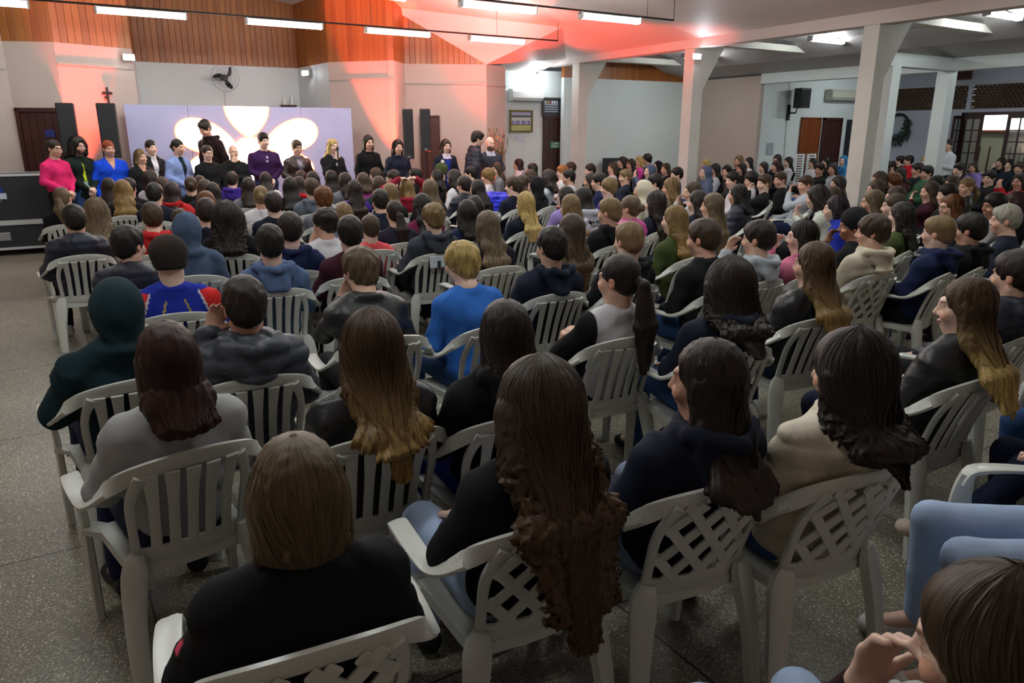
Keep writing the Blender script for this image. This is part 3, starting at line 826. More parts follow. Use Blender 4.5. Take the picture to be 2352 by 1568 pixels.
MB().box((-.42, -.3, .0), (.42, .3, .03), .005).build('table_top', M, o2, smooth=False)
for sx in (-1, 1):
    for sy in (-1, 1): MB().loft([(sx * .38, sy * .26, .03), (sx * .36, sy * .25, .68)], [.04, .028], [.04, .028], (1, 0, 0)).build('leg', M, o2)
tag(o2, 'small table turned upside down with its legs in the air, on the dark table', 'table', 'wooden tables in the far doorway')
# dark equipment case against the aisle end wall
eq = MB().box((11.9, 14.35, .0), (12.38, 14.78, 1.18), .01)
eqo = eq.build('equipment_cabinet', mat('dark_cabinet', '#232b2c', .6), smooth=False)
tag(eqo, 'dark equipment cabinet against the bluish aisle end wall', 'cabinet')
MB().box((11.95, 14.338, 1.0), (12.33, 14.352, 1.12)).build('front_panel', mat('cabinet_panel', '#6e7a7a', .5), eqo, smooth=False)
bn = MB().box((12.5, 14.3, .42), (14.4, 14.68, .47), .005).box((12.55, 14.35, 0), (12.62, 14.62, .42)).box((14.28, 14.35, 0), (14.35, 14.62, .42))
tag(bn.build('wall_bench', mat('bench_grey', '#8f9696', .6), smooth=False), 'low grey bench along the aisle end wall', 'bench')
# ================================================================ PLASTIC CHAIRS
M_CHAIR = mat('chair_plastic', '#c3c6c0', .34, spec=.5, noise=(3, .05))
M_CHAIR2 = mat('chair_plastic_white', '#d2d5cf', .3, spec=.5, noise=(3, .04))
def back_y(x, z): return -.205 - .22 * (z - .42) - .35 * max(0, z - .42) ** 2 + .95 * x * x
def rim_path():
    return [(.272, .235, .585), (.284, .205, .640), (.292, .10, .652), (.294, -.03, .652), (.290, -.12, .662), (.276, -.19, .700), (.246, -.245, .748), (.19, -.285, .788), (.10, -.315, .812), (0, -.325, .82)]
def chair_parts(lattice=False):
    P = []
    # seat
    mb = MB(); nx, ny = 11, 11; top = []; bot = []
    for j in range(ny):
        for i in range(nx):
            u = -1 + 2 * i / (nx - 1); v = j / (ny - 1)
            wdt = .205 + .03 * v
            x = u * wdt; y = -.205 + .43 * v + (.0 if j else .95 * x * x * .6)
            z = .415 + .012 * v - .014 * (1 - u * u) * math.sin(math.pi * min(1, v * 1.1)) - (.03 if j == ny - 1 else 0)
            top.append((x, y, z)); bot.append((x, y, z - (.012 if 0 < i < nx - 1 and 0 < j < ny - 1 else .04)))
    n = nx * ny
    fs = [(j * nx + i, j * nx + i + 1, (j + 1) * nx + i + 1, (j + 1) * nx + i) for j in range(ny - 1) for i in range(nx - 1)]
    fb = [(n + a, n + d, n + c, n + b) for a, b, c, d in fs]
    border = [i for i in range(nx)] + [j * nx + nx - 1 for j in range(1, ny)] + [(ny - 1) * nx + i for i in range(nx - 2, -1, -1)] + [j * nx for j in range(ny - 2, 0, -1)]
    sd = [(border[k], n + border[k], n + border[(k + 1) % len(border)], border[(k + 1) % len(border)]) for k in range(len(border))]
    mb.add(top + bot, fs + fb + sd)
    P.append(('seat', mb))
    # backrest: posts, band, slats, top rim
    mb = MB()
    h = rim_path()
    rim = [(-x, y, z) for x, y, z in h[5:]] + [(x, y, z) for x, y, z in h[5:-1][::-1]]
    mb.sloft(rim, [.05, .055, .058, .06, .06, .06, .058, .055, .05], .018, [(.62, -.1, .8), (.45, -.15, .9), (.2, -.25, 1), (0, -.28, 1), (0, -.28, 1), (0, -.28, 1), (-.2, -.25, 1), (-.45, -.15, .9), (-.62, -.1, .8)])
    # underside flange of the rim
    def bp(x, z, d=0): return (x, back_y(x, z) + d, z)
    mb.loft([bp(x, .445) for x in (-.19, -.12, -.06, 0, .06, .12, .19)], .07, .014, (0, -.2, 1))
    for s in (-1, 1):
        mb.sloft([bp(s * .178, .43), bp(s * .184, .55), bp(s * .19, .66), bp(s * .178, .735), bp(s * .155, .785)], [.034, .03, .032, .036, .05], .02, [(1, .2 * s, 0)] * 5)
    if not lattice:
        for k in range(5):
            x0 = (-.118 + .059 * k); x1 = x0 * 1.12
            mb.sloft([bp(x0, .44), bp(x0 * 1.0, .55), bp(x0 * 1.04, .68), bp(x1, .788)], [.04, .036, .038, .05], .011, [(1, 1.9 * x0, 0)] * 4)
    else:
        def clip(a, b, n=9):
            return [bp(a[0] + (b[0] - a[0]) * t / (n - 1), a[1] + (b[1] - a[1]) * t / (n - 1)) for t in range(n)]
        X, Z0, Z1 = .17, .46, .79
        def seg(x, z, dx, dz):
            # line clipped to the panel
            ts = []
            for lim, c, d in ((-X, x, dx), (X, x, dx)):
                ts.append(((lim - c) / d))
            t0, t1 = min(ts), max(ts)
            tz = sorted([(Z0 - z) / dz, (Z1 - z) / dz])
            t0, t1 = max(t0, tz[0]), min(t1, tz[1])
            if t1 - t0 < .03: return None
            return (x + dx * t0, z + dz * t0), (x + dx * t1, z + dz * t1)
        for k in range(-3, 4):
            for sgn in (1, -1):
                q = seg(k * .105, .625, .62 * sgn, .78)
                if q: mb.loft(clip(*q), .036, .011, [(1, 0, -.79 * sgn)] * 9)
    P.append(('backrest', mb))
    for s in (-1, 1):
        mb = MB()
        arm = [(s * x, y, z) for x, y, z in h[:7]]
        mb.sloft(arm, [.05, .062, .066, .062, .056, .052, .05], [.03, .024, .018, .017, .017, .018, .018], [(1, 0, .1), (1, 0, .1), (1, 0, .0), (1, 0, -.05 * s), (1, 0, -.35 * s), (.9, 0, -.8 * s), (.62, -.1, -.8 * s)])
        P.append(('armrest', mb))
    for s in (-1, 1):
        mb = MB()
        mb.sloft([(s * .276, .222, .625), (s * .268, .235, .55), (s * .262, .235, .42), (s * .262, .245, .2), (s * .262, .255, 0)], [.05, .07, .085, .062, .048], [.03, .026, .03, .034, .036], [(0, 1, 0)] * 5)
        mb.loft([(s * .20, .17, .40), (s * .255, .22, .41)], .09, .03, (0, 1, 0))
        P.append(('leg', mb))
    for s in (-1, 1):
        mb = MB()
        mb.sloft([(s * .182, -.20, .47), (s * .198, -.205, .40), (s * .222, -.235, .22), (s * .235, -.262, 0)], [.05, .085, .07, .058], [.03, .05, .046, .042], [(1, .35 * s, 0)] * 4)
        P.append(('leg', mb))
    return P
CH = {}
for lat in (False, True):
    parts = chair_parts(lat)
    CH[lat] = [(n, mb.mesh('chair_' + n)) for n, mb in parts]
    allb = MB()
    for n, mb in parts: allb.add(mb.v, mb.f)
    CH[(lat, 'one')] = allb.mesh('chair_whole')
for k in list(CH):
    for me in ([q[1] for q in CH[k]] if isinstance(CH[k], list) else [CH[k]]):
        me.materials.append(M_CHAIR2 if k is True else M_CHAIR)
def chair(x, y, rz, label, lattice=False, detail=True):
    g = 'white plastic armchairs of the audience'
    if detail:
        o = empty('plastic_chair', (x, y, 0), rz)
        for n, me in CH[lattice]: mesh_obj(n, me, o)
    else:
        o = mesh_obj('plastic_chair', CH[(lattice, 'one')], None, (x, y, 0), rz)
    o.scale = (.97, .97, .965)
    tag(o, label, 'chair', g)
    return o
# ================================================================ PEOPLE: implicit shapes meshed with surface nets
def V3(*a): return np.array(a, dtype=np.float64)
class Field:
    def __init__(s): s.ops = []; s.disp = []; s.frames = {}
    def frame(s, name, origin, M): s.frames[name] = (np.array(origin, float), np.array(M, float))
    def _add(s, kind, fn, lo, hi, k, fr): s.ops.append((kind, fn, np.array(lo, float), np.array(hi, float), k, fr)); return s
    def cone(s, a, b, ra, rb, k=.03, fr=None, kind='u', fy=1.0):
        a = np.array(a, float); b = np.array(b, float); ba = b - a; L2 = max(ba @ ba, 1e-9)
        def fn(P):
            d = P - a; h = np.clip(d @ ba / L2, 0, 1); q = d - h[:, None] * ba
            if fy != 1.0: q = q * np.array([1, fy, 1])
            return np.sqrt((q * q).sum(1)) - (ra + (rb - ra) * h)
        r = max(ra, rb)
        return s._add(kind, fn, np.minimum(a, b) - r, np.maximum(a, b) + r, k, fr)
    def ell(s, c, r, k=.03, fr=None, kind='u'):
        c = np.array(c, float); r = np.array(r, float)
        def fn(P):
            q = (P - c) / r; k0 = np.sqrt((q * q).sum(1)); q2 = q / r; k1 = np.sqrt((q2 * q2).sum(1)) + 1e-9
            return k0 * (k0 - 1) / k1
        return s._add(kind, fn, c - r, c + r, k, fr)
    def flat(s, a, b, wa, wb, ta, tb, side=(1, 0, 0), k=.03, fr=None, kind='u'):
        """flattened tapering limb: half widths wa..wb along side, half thickness ta..tb"""
        a = np.array(a, float); b = np.array(b, float); ba = b - a; L2 = ba @ ba
        sd = np.array(side, float); sd -= ba * (sd @ ba) / L2; sd /= np.linalg.norm(sd)
        def fn(P):
            d = P - a; h = np.clip(d @ ba / L2, 0, 1); q = d - h[:, None] * ba
            x = q @ sd; r = q - x[:, None] * sd
            w = wa + (wb - wa) * h; t = ta + (tb - ta) * h
            return (np.sqrt((x / w) ** 2 + (r * r).sum(1) / t ** 2) - 1) * np.minimum(w, t)
        m = max(wa, wb, ta, tb)
        return s._add(kind, fn, np.minimum(a, b) - m, np.maximum(a, b) + m, k, fr)
    def cut(s, fn, lo, hi, k=.01, fr=None): return s._add('s', fn, lo, hi, k, fr)
    def eval(s, P):
        d = np.full(len(P), .5)
        Q = {None: P}
        for n, (o, M) in s.frames.items(): Q[n] = (P - o) @ M
        for kind, fn, lo, hi, k, fr in s.ops:
            q = Q[fr]; mg = .07
            m = np.all((q > lo - mg) & (q < hi + mg), axis=1)
            idx = np.nonzero(m)[0]
            if len(idx) == 0: continue
            v = fn(q[idx]); o = d[idx]
            if kind == 'u':
                h = np.maximum(k - np.abs(o - v), 0) / k; d[idx] = np.minimum(o, v) - h * h * k * .25
            else:
                v = -v; h = np.maximum(k - np.abs(o - v), 0) / k; d[idx] = np.maximum(o, v) + h * h * k * .25
        for fn in s.disp:
            m = np.abs(d) < .06; idx = np.nonzero(m)[0]
            if len(idx): d[idx] -= fn(P[idx], {n: q[idx] for n, q in Q.items()})
        return d
    def bounds(s):
        lo = np.full(3, 9.); hi = np.full(3, -9.)
        for kind, fn, a, b, k, fr in s.ops:
            if kind != 'u': continue
            if fr is None: lo = np.minimum(lo, a); hi = np.maximum(hi, b)
            else:
                o, M = s.frames[fr]
                for c in np.array(np.meshgrid(*zip(a, b))).reshape(3, -1).T:
                    q = o + M @ c; lo = np.minimum(lo, q); hi = np.maximum(hi, q)
        return lo - .04, hi + .04
    def nets(s, h):
        lo, hi = s.bounds(); B = 4
        n = (np.ceil((hi - lo) / (h * B)).astype(int) + 1)
        H = h * B
        cc = [lo[i] + (np.arange(n[i]) + .5) * H for i in range(3)]
        G = np.stack(np.meshgrid(*cc, indexing='ij'), -1).reshape(-1, 3)
        dc = s.eval(G); near = np.nonzero(np.abs(dc) < H * 1.35 + .012)[0]
        N = n * B
        D = np.repeat(np.repeat(np.repeat(np.where(dc < 0, -1., 1.).reshape(n), B, 0), B, 1), B, 2)
        bi = np.stack(np.unravel_index(near, n), -1) * B
        off = np.stack(np.meshgrid(*[np.arange(B)] * 3, indexing='ij'), -1).reshape(-1, 3)
        I = (bi[:, None, :] + off[None]).reshape(-1, 3)
        P = lo + (I + .5) * h
        out = np.empty(len(P))
        for c in range(0, len(P), 200000): out[c:c + 200000] = s.eval(P[c:c + 200000])
        D[I[:, 0], I[:, 1], I[:, 2]] = out
        S_ = D < 0
        c8 = [S_[x:N[0] - 1 + x, y:N[1] - 1 + y, z:N[2] - 1 + z] for x in (0, 1) for y in (0, 1) for z in (0, 1)]
        any_ = np.logical_or.reduce(c8); all_ = np.logical_and.reduce(c8)
        act = np.argwhere(any_ & ~all_)
        if len(act) == 0: return np.zeros((0, 3)), np.zeros((0, 4), int)
        idx = np.full(tuple(N - 1), -1, np.int64); idx[act[:, 0], act[:, 1], act[:, 2]] = np.arange(len(act))
        acc = np.zeros((len(act), 3)); cnt = np.zeros(len(act))
        cs = [(x, y, z) for x in (0, 1) for y in (0, 1) for z in (0, 1)]
        val = {c: D[act[:, 0] + c[0], act[:, 1] + c[1], act[:, 2] + c[2]] for c in cs}
        for a in cs:
            for ax in range(3):
                if a[ax]: continue
                b = list(a); b[ax] = 1; b = tuple(b)
                va, vb = val[a], val[b]; m = (va < 0) != (vb < 0)
                t = np.where(m, va / np.where(m, va - vb, 1), 0)
                p = np.tile(np.array(a, float), (len(act), 1)); p[:, ax] += t
                acc[m] += p[m]; cnt[m] += 1
        verts = lo + (act + acc / cnt[:, None] + .5) * h
        quads = []
        for ax in range(3):
            sl0 = [slice(None)] * 3; sl1 = [slice(None)] * 3
            sl0[ax] = slice(0, -1); sl1[ax] = slice(1, None)
            A = S_[tuple(sl0)]; Bq = S_[tuple(sl1)]
            e = np.argwhere(A != Bq)
            o1, o2 = [(1, 2), (2, 0), (0, 1)][ax]
            e = e[(e[:, o1] > 0) & (e[:, o2] > 0) & (e[:, o1] < N[o1] - 1) & (e[:, o2] < N[o2] - 1)]
            def cell(d1, d2):
                q = e.copy(); q[:, o1] -= d1; q[:, o2] -= d2; return idx[q[:, 0], q[:, 1], q[:, 2]]
            q = np.stack([cell(1, 1), cell(0, 1), cell(0, 0), cell(1, 0)], 1)
            fl = ~A[e[:, 0], e[:, 1], e[:, 2]]
            q[fl] = q[fl][:, ::-1]
            quads.append(q[(q >= 0).all(1)])
        return verts, np.concatenate(quads)

def np_mesh(name, v, f, uv=None, col=None):
    me = bpy.data.meshes.new(name)
    k = f.shape[1]
    me.vertices.add(len(v)); me.vertices.foreach_set('co', np.asarray(v, np.float32).ravel())
    me.loops.add(f.size); me.loops.foreach_set('vertex_index', f.astype(np.int32).ravel())
    me.polygons.add(len(f)); me.polygons.foreach_set('loop_start', np.arange(0, f.size, k, dtype=np.int32))
    me.polygons.foreach_set('use_smooth', np.ones(len(f), bool))
    me.update(calc_edges=True)
    if uv is not None:
        a = me.attributes.new('flow', 'FLOAT_VECTOR', 'POINT'); a.data.foreach_set('vector', np.asarray(uv, np.float32).ravel())
    if col is not None:
        a = me.attributes.new('tint', 'FLOAT_COLOR', 'POINT'); c = np.ones((len(v), 4), np.float32); c[:, :3] = col; a.data.foreach_set('color', c.ravel())
    return me

def folds(seed, amp=.006, freq=34., stretch=(1, 1, .7)):
    r = np.random.RandomState(seed); K = [(r.normal(size=3) * np.array(stretch)) for _ in range(6)]
    K = [k / np.linalg.norm(k) * freq * r.uniform(.7, 2.) for k in K]; ph = r.uniform(0, 6.28, 6)
    def fn(P, Q):
        w = 1.1 * np.sin(P @ (K[0] * .28) + ph[0])
        t = 0
        for i in range(1, 6): t = t + (1 - 2 * np.abs(np.sin(P @ K[i] * .5 + ph[i] + 2 * w))) / (1 + .25 * i)
        return amp * t * .45
    return fn
def quilt(pitch=.075, amp=.010, z0=0.):
    def fn(P, Q): return amp * (np.abs(np.sin((P[:, 2] - z0 + .05 * P[:, 1]) * math.pi / pitch)) ** .6 - .55)
    return fn

# ---------------------------------------------------------------- skeletons (x right, y forward, z up; origin on the floor below the hips)
def rotm(yaw=0, pitch=0, roll=0):
    return (Matrix.Rotation(R(-yaw), 3, 'Z') @ Matrix.Rotation(R(-pitch), 3, 'X') @ Matrix.Rotation(R(roll), 3, 'Y'))
def skeleton(pose='lap', yaw=0, pitch=4, lean=-6, roll=0, wide=1.0):
    J = {}
    stand = pose.startswith('s_')
    if not stand:
        piv = V3(0, 0, .50)
        def up(x, y, z):
            a = R(lean); v = V3(x, y, z) - piv
            return piv + V3(v[0], v[1] * math.cos(a) + v[2] * math.sin(a), -v[1] * math.sin(a) + v[2] * math.cos(a))
        J.update(pel=V3(0, 0, .52), wai=up(0, -.015, .66), che=up(0, -.03, .82), nb=up(0, -.025, .975), hc=up(0, .015, 1.115))
        for s, n in ((1, 'r'), (-1, 'l')):
            J['sh' + n] = up(s * .165 * wide, -.03, .903)
            J['hip' + n] = V3(s * .09, .02, .49); J['kn' + n] = V3(s * .13, .44, .50); J['an' + n] = V3(s * .14, .42, .09); J['to' + n] = V3(s * .155, .58, .035)
            if pose == 'reach' and n == 'l':
                J['knl'] = V3(-.12, .42, .53); J['anl'] = V3(-.13, .68, .16); J['tol'] = V3(-.14, .82, .20)
            J['el' + n] = up(s * .235 * wide, .01, .67); J['wr' + n] = V3(s * .07, .25, .60); J['hd' + n] = V3(-s * .35, .85, -.3)
        if pose in ('chin_l', 'chin_r', 'ear_l'):
            n = 'r' if pose.endswith('r') else 'l'; s = 1 if n == 'r' else -1
            J['el' + n] = up(s * .20, .16, .78); 
            if pose == 'ear_l': J['el' + n] = up(s * .27, .10, .84); J['wr' + n] = up(s * .145, .02, 1.00); J['hd' + n] = V3(-s * .4, .1, .9)
            else: J['wr' + n] = up(s * .075, .185, .955); J['hd' + n] = V3(-s * .45, -.12, .88)
        if pose == 'neck_l': J['ell'] = up(-.19, .14, .74); J['wrl'] = up(-.085, .12, .90); J['hdl'] = V3(.25, -.05, .95)
        if pose == 'up':
            for s, n in ((1, 'r'), (-1, 'l')):
                J['el' + n] = up(s * .32, .02, 1.12); J['wr' + n] = up(s * .13, -.02, 1.24); J['hd' + n] = V3(-s * .95, 0, .15)
        if pose == 'phone':
            for s, n in ((1, 'r'), (-1, 'l')):
                J['el' + n] = up(s * .2, .12, .74); J['wr' + n] = up(s * .06, .25, .95); J['hd' + n] = V3(-s * .3, .1, .9)
        if pose == 'back':   # arms folded in front, elbows out
            for s, n in ((1, 'r'), (-1, 'l')):
                J['el' + n] = up(s * .26, .04, .70); J['wr' + n] = up(-s * .03, .19, .74); J['hd' + n] = V3(-s * .9, .2, 0)
    else:
        def up(x, y, z): 
            a = R(lean); v = V3(x, y, z) - V3(0, 0, .95)
            return V3(0, 0, .95) + V3(v[0], v[1] * math.cos(a) + v[2] * math.sin(a), -v[1] * math.sin(a) + v[2] * math.cos(a))
        J.update(pel=V3(0, 0, .95), wai=up(0, .0, 1.08), che=up(0, .0, 1.25), nb=up(0, -.005, 1.425), hc=up(0, .03, 1.58))
        for s, n in ((1, 'r'), (-1, 'l')):
            J['sh' + n] = up(s * .165 * wide, -.01, 1.345); J['hip' + n] = V3(s * .085, 0, .92); J['kn' + n] = V3(s * .10, .02, .50); J['an' + n] = V3(s * .11, -.02, .09); J['to' + n] = V3(s * .13, .13, .035)
            J['el' + n] = up(s * .235 * wide, .0, 1.12); J['wr' + n] = up(s * .045, .18, .98); J['hd' + n] = V3(-s * .7, .3, -.6)
            if pose == 's_side': J['wr' + n] = up(s * .25, .07, .88); J['hd' + n] = V3(0, .1, -1)
            if pose == 's_fold': J['wr' + n] = up(-s * .05, .19, 1.16); J['hd' + n] = V3(-s * .95, .1, .1)
        if pose == 's_mic': J['elr'] = up(.21, .09, 1.14); J['wrr'] = up(.05, .17, 1.36); J['hdr'] = V3(-.3, .1, .9)
        if pose == 's_chin': J['elr'] = up(.19, .15, 1.16); J['wrr'] = up(.06, .14, 1.40); J['hdr'] = V3(-.4, 0, .9); J['wrl'] = up(.08, .18, 1.15); J['hdl'] = V3(.9, .1, .1)
    J['HM'] = np.array(rotm(yaw, pitch, roll))
    J['stand'] = stand; J['yaw'] = yaw
    return J

def add_hand(F, J, n, s):
    w = J['wr' + n]; d = J['hd' + n] / np.linalg.norm(J['hd' + n])
    side = np.cross(d, V3(0, 0, 1) if abs(d[2]) < .8 else V3(0, 1, 0)); side /= np.linalg.norm(side)
    pn = np.cross(side, d)                       # palm back direction
    c = w + d * .05
    F.cone(w, w + d * .02, .026, .027, .015)
    F.flat(w + d * .02, w + d * .085, .034, .040, .016, .014, side, .012)
    L = (.062, .075, .070, .055)
    for i in range(4):
        b = w + d * .092 + side * ((i - 1.5) * .0205)
        m = b + (d * .8 - pn * .45) * L[i] * .55; e = m + (d * .35 - pn * .9) * L[i] * .5
        F.cone(b - d * .012, m, .0095, .0088, .004); F.cone(m, e, .0088, .0072, .004)
    tb = w + d * .035 + side * (.034 * s); tm = tb + (d * .7 + side * s * .75) * .036; te = tm + (d * .9 - pn * .4 + side * s * .1) * .03
    F.cone(tb, tm, .0135, .0105, .012); F.cone(tm, te, .0105, .008, .005)

def body_field(J, ear=True):
    F = Field(); F.frame('h', J['hc'], J['HM']); H = 'h'
    F.ell((0, -.018, .028), (.074, .093, .088), .01, H)
    F.ell((0, .03, -.035), (.060, .060, .082), .03, H)
    F.cone((0, .062, -.092), (0, .045, -.085), .022, .03, .03, H)
    F.cone((-.045, .0, -.07), (.045, .0, -.07), .022, .022, .03, H)
    F.cone((0, .088, .012), (0, .108, -.028), .008, .0125, .012, H)
    F.cone((-.012, .096, -.034), (.012, .096, -.034), .008, .008, .01, H)
    F.cone((-.032, .082, .022), (.032, .082, .022), .012, .012, .02, H)
    for s in (-1, 1):
        F.ell((s * .031, .096, .004), (.015, .012, .010), .012, H, 's')
        F.ell((s * .031, .079, .003), (.0135, .0125, .011), .004, H)
        F.ell((s * .042, .072, -.035), (.02, .018, .02), .03, H)
        if ear:
            F.ell((s * .076, -.004, -.012), (.010, .019, .031), .006, H)
            F.ell((s * .084, .004, -.010), (.006, .009, .016), .004, H, 's')
    F.ell((0, .092, -.062), (.022, .010, .0055), .006, H)
    F.ell((0, .090, -.072), (.019, .010, .006), .006, H)
    hb = J['hc'] + J['HM'] @ V3(0, -.022, -.07)
    F.cone(hb, J['nb'], .052, .056, .03)
    F.cone(J['nb'], J['che'], .05, .085, .05); F.flat(J['che'], J['wai'], .12, .11, .08, .08, (1, 0, 0), .05); F.flat(J['wai'], J['pel'], .11, .13, .08, .09, (1, 0, 0), .05)
    for s, n in ((1, 'r'), (-1, 'l')):
        F.cone(J['nb'] + V3(s * .02, 0, -.03), J['sh' + n] + V3(-s * .02, 0, -.03), .035, .034, .04)
        F.cone(J['sh' + n] + V3(-s * .02, 0, -.03), J['el' + n], .034, .032, .02); F.cone(J['el' + n], J['wr' + n], .036, .025, .02)
        add_hand(F, J, n, s)
        F.cone(J['hip' + n], J['kn' + n], .07, .05, .03); F.cone(J['kn' + n], J['an' + n], .048, .035, .03)
        F.cone(J['an' + n], J['to' + n], .035, .03, .02)
    return F

def body_tint(v, J, lod):
    Q = (v - J['hc']) @ J['HM']
    c = np.ones((len(v), 3))
    ins = lambda cx, cy, cz, rx, ry, rz: (((Q[:, 0] - cx) / rx) ** 2 + ((Q[:, 1] - cy) / ry) ** 2 + ((Q[:, 2] - cz) / rz) ** 2) < 1
    m = ins(0, .1, -.066, .023, .03, .011); c[m] = (.72, .42, .42)
    for s in (-1, 1):
        m = ins(s * .031, .09, .003, .0155, .02, .009); c[m] = (.75, .72, .75)
        m = ins(s * .030, .095, .003, .007, .02, .008); c[m] = (.08, .06, .05)
        m = ins(s * .033, .09, .024, .021, .03, .0055); c[m] = (.30, .24, .2)
        m = ins(s * .084, 0, -.012, .02, .024, .034); c[m] = c[m] * np.array([1., .82, .80])
        m = ins(s * .045, .075, -.03, .022, .03, .02); c[m] = c[m] * np.array([1., .9, .88])
    return c

def top_field(J, style, seed=0, wide=1.0, fat=1.0):
    F = Field(); F.frame('h', J['hc'], J['HM'])
    st = J['stand']
    th = {'puf': .022, 'hood': .014, 'up': .014, 'jkt': .010, 'crew': .006, 'vest': .006, 'tee': .002}[style]
    X = (1, 0, 0)
    F.flat(J['nb'] + V3(0, -.005, -.04), J['che'], .11 + th, .165 * wide + th, .065 + th, .105 * fat + th, X, .06)
    F.flat(J['che'], J['wai'], .165 * wide + th, .15 * fat + th, .105 * fat + th, .10 * fat + th, X, .05)
    bot = J['pel'] + (V3(0, -.01, .0) if not st else V3(0, 0, -.04))
    F.flat(J['wai'], bot, .15 * fat + th, .165 * fat + th, .10 * fat + th, .125 * fat + th, X, .05)
    for s, n in ((1, 'r'), (-1, 'l')):
        nb = J['nb'] + V3(s * .03, -.01, -.035)
        F.cone(nb + V3(0, 0, .01), J['sh' + n] + V3(0, 0, -.012), .045 + th * .6, .052 + th, .05)
        F.cone(J['sh' + n] + V3(-s * .02, 0, -.03), J['sh' + n] * .5 + J['che'] * .5, .06 + th, .09, .05)
        el, wr = J['el' + n], J['wr' + n]
        F.cone(J['sh' + n] + V3(-s * .01, 0, -.018), el, .052 + th, .050 + th, .035)
        if style == 'tee':
            F.cone(el, el * .6 + J['sh' + n] * .4, .01, .05, .02); continue
        we = wr + (el - wr) * .04
        F.cone(el, we, .048 + th, .034 + th * .6, .02)
        F.cone(we, we + (wr - el) / np.linalg.norm(wr - el) * .01, .036 + th * .5, .034 + th * .4, .006)
    nb = J['nb']
    def ringcone(z, r, t, yo=0.):
        # collar ring about the neck
        c = nb + V3(0, yo, z)
        def fn(P):
            q = P - c; a = np.sqrt(q[:, 0] ** 2 + (q[:, 1] * .95) ** 2) - r; return np.sqrt(a * a + q[:, 2] ** 2) - t
        F._add('u', fn, c - r - t, c + r + t, .02, None)
    if style in ('crew', 'tee', 'vest'): ringcone(-.012, .062, .011, .0)
    if style == 'jkt':
        ringcone(.0, .066, .014, -.002)
        F.flat(nb + V3(-.07, -.055, -.01), nb + V3(.07, -.055, -.01), .028, .028, .014, .014, (0, -.35, 1), .02)
    if style == 'puf':
        ringcone(.012, .074, .026, -.004); ringcone(-.03, .085, .03, -.01)
    if style == 'hood' or (style == 'puf' and seed == 15):
        # hood lying on the back: two rolled edges meeting in a drooping pouch with a hollow
        F.flat(nb + V3(0, -.095, .0), nb + V3(0, -.135, -.12), .135, .085, .045, .035, (1, 0, 0), .03)
        ringcone(.006, .092, .032, -.026)
        F.cone(nb + V3(-.115, -.07, .015), nb + V3(0, -.165, .0), .030, .028, .015); F.cone(nb + V3(.115, -.07, .015), nb + V3(0, -.165, .0), .030, .028, .015)
        F.ell(nb + V3(0, -.085, .055), (.08, .055, .06), .015, kind='s')
        for s in (-1, 1): F.cone(nb + V3(s * .08, -.02, .0), nb + V3(s * .045, .065, -.06), .028, .02, .025)
    if style == 'puf' and seed % 2:
        F.ell(nb + V3(0, -.085, -.055), (.14, .065, .10), .04)
    if style == 'up':
        F.ell((0, -.03, .012), (.104, .122, .128), .03, 'h')
        F.cone(J['hc'] + J['HM'] @ V3(0, -.05, -.03), nb + V3(0, -.03, -.01), .080, .085, .035); ringcone(-.01, .09, .03, -.01)
        F.ell((0, .105, -.02), (.072, .085, .105), .03, 'h', 's')
    F.cone(nb + V3(0, .0, .0), nb + V3(0, .01, .20), .050, .056, .01, kind='s') if style not in ('up',) else None
    amp = {'puf': .006, 'hood': .009, 'up': .009, 'jkt': .009, 'crew': .0075, 'vest': .007, 'tee': .006}[style]
    F.disp.append(folds(seed, amp))
    if style == 'puf': F.disp.append(quilt())
    return F

def trouser_field(J, seed=0, fat=1.0):
    F = Field()
    F.ell(J['pel'] + V3(0, .0, -.03), (.17 * fat, .13 * fat, .11), .04)
    for s, n in ((1, 'r'), (-1, 'l')):
        F.cone(J['hip' + n], J['kn' + n], .092 * fat, .066, .03)
        F.cone(J['kn' + n], J['an' + n] + V3(0, 0, .02), .066, .055, .03)
    F.disp.append(folds(seed + 50, .006, 16))
    return F
def shoe_field(J, n):
    F = Field(); a, t = J['an' + n], J['to' + n]
    z0 = a[2] - .09; dz = t[2] - .035 - z0
    d = (t - a); d[2] = 0; d /= np.linalg.norm(d)
    h = V3(a[0], a[1], z0 + .045) - d * .03
    F.cone(h, h + V3(0, 0, .035), .038, .036, .02)
    F.flat(V3(*h), V3(t[0], t[1], .038 + z0 + dz), .036, .042, .034, .028, np.cross(d, V3(0, 0, 1)), .03)
    F.ell(V3(t[0], t[1], .035 + z0 + dz), (.042, .042, .03), .02)
    if dz < .02: F.cut(lambda P: P[:, 2] - .004 - z0, (-2, -2, -.3), (2, 2, z0 + .03), .002)
    return F

